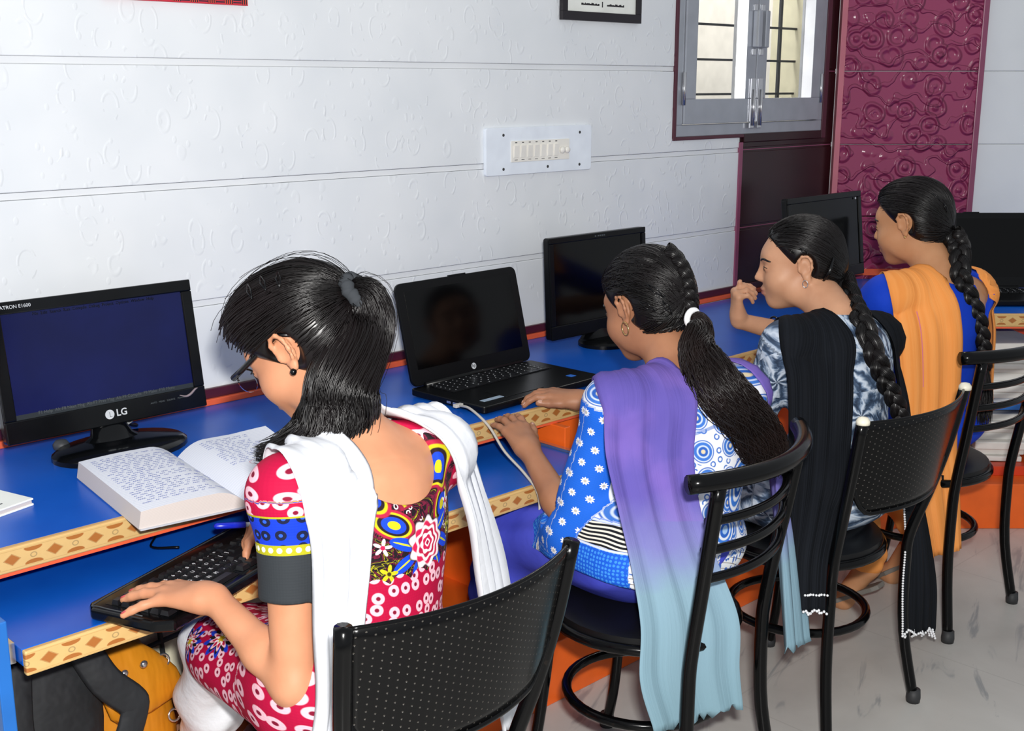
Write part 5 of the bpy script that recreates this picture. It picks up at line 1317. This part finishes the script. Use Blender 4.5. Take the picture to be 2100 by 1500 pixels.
dup2, G2 = p.ribbon('scarf', M_OMB, [((1.10, -.97, .84), (1.20, -.98, .82)), ((1.12, -1.06, .955), (1.255, -1.06, .905)), ((1.20, -1.16, .86), (1.315, -1.09, .82)), ((1.20, -1.20, .76), (1.345, -1.125, .73)), ((1.18, -1.23, .67), (1.315, -1.175, .63)), ((1.14, -1.275, .57), (1.30, -1.215, .53)), ((1.115, -1.31, .45), (1.29, -1.25, .40)), ((1.115, -1.325, .34), (1.30, -1.265, .28))], pleat=.006, npl=3, seed=12, ragged=.012)
p.haircap(.014, hl=.016)
KN = (.0, -.098, -.042); kd = p.surf(np.array([nrm(KN)]), .006)[0]; bx = nrm(kd-p.hc)
CR = (0, -.045, .09)
st = np.array([nrm(d) for d in [(x, y, z) for x in np.linspace(-.8, .8, 17) for y, z in ((.5, .62), (.35, .75), (.2, .5), (.0, .42), (-.2, .3))]])
parts = [p.cap_mesh(.004), p.comb_to((0, -.085, .055), 420, 4, starts=np.array([q for q in st if q[2] > .5]), rad=.0012, hl=.016), p.comb_to((0, -.10, .0), 520, 5, rad=.0012, hl=.018, jit=.006), p.comb_to(KN, 520, 6, rad=.0012, hl=.018, jit=.005)]
bp = [p.surf(np.array([nrm(q)]), -.005)[0] for q in ((0, -.07, .075), (0, -.082, .05), (0, -.095, .025), (0, -.10, -.002), (0, -.10, -.035))]
parts += p.braid(bp, .0185, .015, 2.2, 90, 10)
T2 = [kd, kd+bx*.02+A_(0, -.01, -.012), (1.020, -1.135, .985), (1.005, -1.20, .918), (1.055, -1.235, .845), (1.115, -1.245, .772), (1.115, -1.245, .715)]
parts2 = [p.tail(T2, (.012, .024, .038, .050, .050, .042, .022), 2600, 15, 44, .0011, .016, 3.4, .22, .75)]
p.hair(parts); p.hair(parts2, 'ponytail', mh2)
Mz = np.stack([nrm(np.cross(bx, A_(0, 0, 1))), nrm(np.cross(bx, np.cross(bx, A_(0, 0, 1)))), bx], 1)
p.put(MB().tube([kd+bx*.010+Mz@A_(.0165*math.cos(a), .0165*math.sin(a), 0) for a in np.linspace(0, 2*math.pi, 30, endpoint=False)], .007, 10, closed=True).build('hair_band', mat('white_hair_band', '#f0f0f2', .6), None, smooth=True))
for (d0, d1_) in (((-.060, -.070, .030), (-.045, -.088, .000)), ((-.050, -.090, -.005), (-.040, -.100, -.035)), ((-.072, -.055, .005), (-.060, -.078, -.02))): p.clip(on(p, d0, .009), on(p, d1_, .009), .005)
p.put(MB().tube([p.H((-.086+.002*math.cos(a), -.010+.011*math.cos(a), -.042+.014*math.sin(a))) for a in np.linspace(0, 2*math.pi, 24, endpoint=False)], .0016, 6, closed=True).build('earring', M_GOLDM, None, smooth=True))
p.face_bits()
for i in (0, 1): p.sandal(i, mat('sandal_strap', '#5b4a3c', .6), mat('sandal_sole', '#77736d', .7))

# ------------------------------------------------------------------ girl 3: black scarf, profile, chin over her hand
def f_k3(b):
    vv, u, v, z = coord(attr='puv'); P_ = comb(u+z*.31, v)
    vo = voro(P_, 8.5, .7); n = X.nt.nodes.new('ShaderNodeVectorMath'); n.operation = 'SUBTRACT'; sc_ = X.nt.nodes.new('ShaderNodeVectorMath'); sc_.operation = 'SCALE'; sc_.inputs['Scale'].default_value = 8.5
    X.nt.links.new(P_, sc_.inputs[0]); X.nt.links.new(sc_.outputs[0], n.inputs[0]); ps = X.nt.nodes.new('ShaderNodeVectorMath'); ps.operation = 'SCALE'; ps.inputs['Scale'].default_value = 8.5
    X.nt.links.new(vo.outputs['Position'], ps.inputs[0]); X.nt.links.new(ps.outputs[0], n.inputs[1])
    sp = X.nt.nodes.new('ShaderNodeSeparateXYZ'); X.nt.links.new(n.outputs[0], sp.inputs[0]); a = xatan(X(sp.outputs[1]), X(sp.outputs[0])); d = X(vo.outputs['Distance'])
    nz = noise(P_, 30, 3, .6, 1.0)
    f = xsin(a*7.0+nz*9.0+d*6.0)*.5+.5
    c = ramp(f*.7+nz*.45, [(.12, '#1a2436'), (.40, '#4d627e'), (.66, '#8fa1b8'), (.95, '#cdd8e6')])
    bump(b, f, .5, .006); return c
M_K3 = mat('slate_floral_crepe', rough=.6, spec=.3, fn=f_k3)
def f_black(b):
    vv, u, v, z = coord(attr='puv'); bump(b, xsin(u*160.0)+noise(comb(u*30, v*4, 0.0), 1.0, 3), .3, .002); return ramp(noise(comb(u*20, v*2, 0.0), 1.0, 3), [(.3, '#0e1014'), (.7, '#191c22')])
M_BLKD = mat('black_crinkle_cloth', rough=.85, spec=.12, fn=f_black)
p = Person('girl in a slate blue floral dress with black bead-edged scarf leaning on her hand', (1.53, -1.10, 0), .0042)
p.fz = .165; p.mhair = hairmat('black_hair', '#0b0909', '#171213')
p.head((1.752, -.905, 1.074), 126, 8, 0, (1.722, -1.045, .950), 1.04)
p.trunk((1.55, -1.145, .575), (1.63, -1.13, .69), (1.70, -1.085, .81), (1.722, -1.052, .940), (1.545, -1.015, .900), (1.895, -1.065, .872), (1.46, -.74, .515), (1.66, -.74, .515), (1.47, -.64, .245), (1.66, -.64, .245), .98)
p.arm(-1, (1.535, -.90, .645), (1.66, -.735, .70)); p.arm(1, (2.085, -.79, .795), (1.862, -.655, .868))
p.hand(-1, (1.662, -.732, .702), (.5, .8, .1), (-.3, -.2, 1), ((6, 20, 20, 10),)*4, .95)
p.hand(1, (1.858, -.652, .872), (-.10, .05, .95), (-.75, .62, .15), ((6, 62, 44, 24), (2, 70, 50, 28), (-3, 76, 52, 30), (-8, 82, 54, 30)), .92, (28, 20, 14, 10))
M_SK3 = skin('skin_light_brown', '#c08c6c', '#cd9a79')
p.make_body(M_SK3); p.make_nails(mat('pale_nail', '#c79a85', .3))
p.kameez('dress', M_K3, (.92, .80), .012, .60, [((1.70, -.99, .975), (.07, .07, .05), .008)], .005, sl_r=.014)
p.salwar(mat('dark_navy_cotton', rough=.8, fn=f_cloth('#141826', '#1d2233')), .078, .078)
d3, G3 = p.ribbon('scarf', M_BLKD, [((1.70, -.95, .85), (1.58, -.93, .84)), ((1.668, -1.05, .962), (1.545, -.995, .945)), ((1.645, -1.13, .91), (1.475, -1.05, .89)), ((1.595, -1.175, .83), (1.440, -1.09, .84)), ((1.53, -1.215, .71), (1.385, -1.135, .72)), ((1.455, -1.25, .62), (1.31, -1.185, .635)), ((1.38, -1.275, .55), (1.255, -1.22, .565)), ((1.325, -1.29, .47), (1.215, -1.245, .495)), ((1.31, -1.30, .36), (1.205, -1.255, .375))], pleat=.003, npl=4, seed=21, ragged=.008)
d4, G4 = p.ribbon('scarf', M_BLKD, [((1.76, -.95, .85), (1.87, -.95, .84)), ((1.775, -1.055, .962), (1.905, -1.02, .935)), ((1.800, -1.15, .88), (1.945, -1.08, .85)), ((1.810, -1.19, .76), (1.975, -1.12, .72)), ((1.790, -1.215, .64), (1.96, -1.16, .59)), ((1.735, -1.255, .53), (1.96, -1.20, .45)), ((1.675, -1.30, .43), (1.925, -1.25, .34)), ((1.635, -1.32, .33), (1.91, -1.28, .23)), ((1.63, -1.33, .21), (1.91, -1.285, .10))], pleat=.005, npl=4, seed=22, ragged=.015)
def beads(pts, r, nm='bead_trim'):
    m = MB()
    L = np.concatenate([[0], np.cumsum(np.linalg.norm(np.diff(pts, axis=0), axis=1))]); k = int(L[-1]/(r*2.1)); q = np.stack([np.interp(np.linspace(0, L[-1], k), L, pts[:, i]) for i in range(3)], 1)
    for c in q: m.lathe([(.0004, -r), (r*.8, -r*.6), (r, 0), (r*.8, r*.6), (.0004, r)], c, 7)
    o = p.put(m.build(nm, mat('pearl_bead', '#e8e9ec', .2, spec=.6), None, smooth=True)); o['kind'] = 'stuff'
nb_ = lambda a, b: nrm(a-b)*.004
beads(G3[-1]-A_(0, .003, 0), .0034); beads(G3[-4, :12]-A_(0, .004, 0), .003); beads(G4[-1]-A_(0, .003, 0), .0034); beads(G4[34:, 0]-A_(.002, .003, 0), .0030)
p.haircap(.0085, hl=.013, extra=[((.0, -.062, -.010), (.050, .048, .052))])
KN = (.005, -.100, -.055); kd = p.surf(np.array([nrm(KN)]), .004)[0]
parts = [p.cap_mesh(.004), p.comb_to((0, -.095, -.045), 1700, 31, rad=.0010, hl=.016, jit=.003, sag=.03)]
T3 = [kd, (1.742, -1.075, .985), (1.690, -1.135, .955), (1.655, -1.195, .885), (1.665, -1.225, .82), (1.695, -1.245, .755), (1.715, -1.255, .69)]
parts += p.braid(T3, .021, .013, 3.8, 170, 12); parts += [p.tail([(1.715, -1.255, .70), (1.72, -1.262, .64), (1.715, -1.268, .57)], (.012, .02, .018), 260, 33, 16, .001, .004, 1.0, .3)]
p.hair(parts)
# low bun lock and clips
p.clip(on(p, (-.075, .030, .050), .003), on(p, (-.078, .010, .034), .003), .003); p.clip(on(p, (-.078, -.002, .044), .003), on(p, (-.080, -.018, .030), .003), .004)
p.put(MB().tube([on(p, (-.060, -.070, .012), .006), on(p, (-.066, -.060, -.018), .008), on(p, (-.066, -.048, -.040), .006)], [.002, .0055, .003], 8).build('hair_clip', M_CLIP, None, smooth=True))
p.face_bits()
ctr = A_(1.862, -.655, .868)*.62+A_(2.085, -.79, .795)*.38; axb = nrm(A_(2.085, -.79, .795)-A_(1.862, -.655, .868)); b1 = nrm(np.cross(axb, A_(0, 0, 1))); b2 = np.cross(axb, b1)
bg_ = p.put(MB().tube([ctr+(b1*math.cos(a)+b2*math.sin(a))*.036 for a in np.linspace(0, 2*math.pi, 36, endpoint=False)], .0032, 8, closed=True).build('bangle', M_CLIP, None, smooth=True))
for a in (2.5, 2.9, 3.3): MB().lathe([(.0003, -.0025), (.0025, 0), (.0003, .0025)], ctr+(b1*math.cos(a)+b2*math.sin(a))*.0392, 8).build('stone', M_STEEL, bg_)
p.put(MB().tube([p.H((-.084+.002*math.cos(a), -.008+.006*math.cos(a), -.042+.009*math.sin(a))) for a in np.linspace(0, 2*math.pi, 20, endpoint=False)], .0013, 6, closed=True).build('earring', M_STEEL, None, smooth=True))
for i in (0, 1): p.sandal(i, mat('sandal_strap', '#5b4a3c', .6), mat('sandal_sole', '#77736d', .7))

# ------------------------------------------------------------------ girl 4: orange scarf, royal blue dress
M_K4 = mat('royal_blue_cotton', rough=.75, spec=.2, fn=f_cloth('#0d38b4', '#1443c8', 6, .3))
def f_or(b):
    vv, u, v, z = coord(attr='puv'); bump(b, noise(comb(u*26, v*3, 0.0), 1.0, 3), .4, .004)
    c = ramp(noise(comb(u*14, v*2, 0.0), 1.0, 3), [(.3, '#ee9448'), (.7, '#f6a55c')]); return lay(c, xstep(xabs(u-.62), .008, .003)*(v > .28)*(v < .50), '#d97a8c')
M_ORD = mat('orange_chiffon', rough=.8, spec=.15, fn=f_or)
p = Person('girl in a royal blue dress with orange scarf and long braid at the far end', (2.275, -1.02, 0), .0044)
p.fz = 0.0; p.mhair = hairmat('black_hair', '#0b0909', '#171213')
p.head((2.30, -.93, 1.14), 96, 13, 0, (2.268, -1.035, 1.005), 1.05)
p.trunk((2.275, -1.02, .585), (2.275, -1.055, .72), (2.275, -1.055, .86), (2.270, -1.042, .995), (2.085, -.985, .950), (2.425, -1.075, .935), (2.17, -.77, .51), (2.36, -.77, .51), (2.085, -.99, .150), (2.355, -1.00, .175), 1.0)
p.arm(-1, (2.13, -.745, .800), (2.33, -.61, .80)); p.arm(1, (2.58, -.87, .80), (2.56, -.64, .80))
p.hand(-1, (2.335, -.607, .80), (.8, .45, -.05), (0, 0, 1), ((6, 20, 20, 10),)*4, .95); p.hand(1, (2.56, -.635, .80), (-.3, .9, -.05), (0, 0, 1), ((6, 20, 20, 10),)*4, .95)
M_SK4 = skin('skin_tan', '#b9835c', '#c48f68')
p.make_body(M_SK4); p.make_nails(mat('pale_nail', '#c79a85', .3))
p.kameez('dress', M_K4, (.98, .98), .012, .60, [((2.350, -1.155, .945), (.058, .07, .078), .006), ((2.275, -1.09, 1.02), (.075, .08, .05), .006)], .005, sl_r=.012)
p.salwar(M_ORD, .078, .078)
p.ribbon('scarf', M_ORD, [((2.24, -.93, .91), (2.13, -.90, .89)), ((2.215, -1.01, 1.025), (2.105, -.95, 1.00)), ((2.205, -1.10, .97), (2.065, -1.00, .955)), ((2.200, -1.155, .88), (2.030, -1.05, .88)), ((2.205, -1.165, .72), (2.035, -1.075, .73)), ((2.195, -1.175, .55), (2.045, -1.085, .56)), ((2.19, -1.20, .40), (2.06, -1.12, .41)), ((2.19, -1.22, .24), (2.09, -1.16, .22))], pleat=.004, npl=3, seed=41)
p.ribbon('scarf', M_ORD, [((2.31, -.93, .91), (2.41, -.94, .89)), ((2.350, -1.03, 1.015), (2.44, -1.02, .985)), ((2.405, -1.11, .965), (2.49, -1.06, .935)), ((2.435, -1.145, .86), (2.525, -1.08, .83)), ((2.425, -1.16, .72), (2.525, -1.09, .69)), ((2.43, -1.165, .60), (2.525, -1.10, .57))], pleat=.004, npl=3, seed=42)
p.haircap(.010, hl=.014, extra=[((0, .02, .05), (.066, .066, .060))])
KN = (.005, -.100, -.050); kd = p.surf(np.array([nrm(KN)]), .004)[0]
parts = [p.cap_mesh(.0042), p.comb_to((0, -.098, -.035), 1500, 41, rad=.0011, hl=.017, jit=.004, sag=.02)]
T4 = [kd, kd+A_(-.01, -.03, -.035), (2.240, -1.125, 1.00), (2.265, -1.165, .905), (2.295, -1.180, .81), (2.305, -1.185, .74)]
parts += p.braid(T4, .0225, .012, 4.2, 170, 12); parts += [p.tail([(2.305, -1.185, .745), (2.310, -1.19, .66), (2.30, -1.195, .575)], (.010, .022, .020), 300, 43, 16, .001, .004, 1.0, .3)]
p.hair(parts); p.face_bits()
for (d0, d1_) in (((-.05, -.085, .065), (-.04, -.095, .04)), ((-.035, -.10, .035), (-.03, -.105, .01))): p.clip(on(p, d0, .004), on(p, d1_, .004), .004)
p.put(MB().lathe([(.0005, -.004), (.003, -.002), (.004, 0), (.003, .002), (.0005, .004)], p.H((-.084, -.012, -.036)), 10).build('ear_stud', M_GOLDM, None, smooth=True))
for hp, kn, an, d in p.legs: p.sandal2(an-d*.035-A_(0, 0, .035), an+d*.125-A_(0, 0, an[2]-.018), mat('sandal_sole', '#77736d', .7))
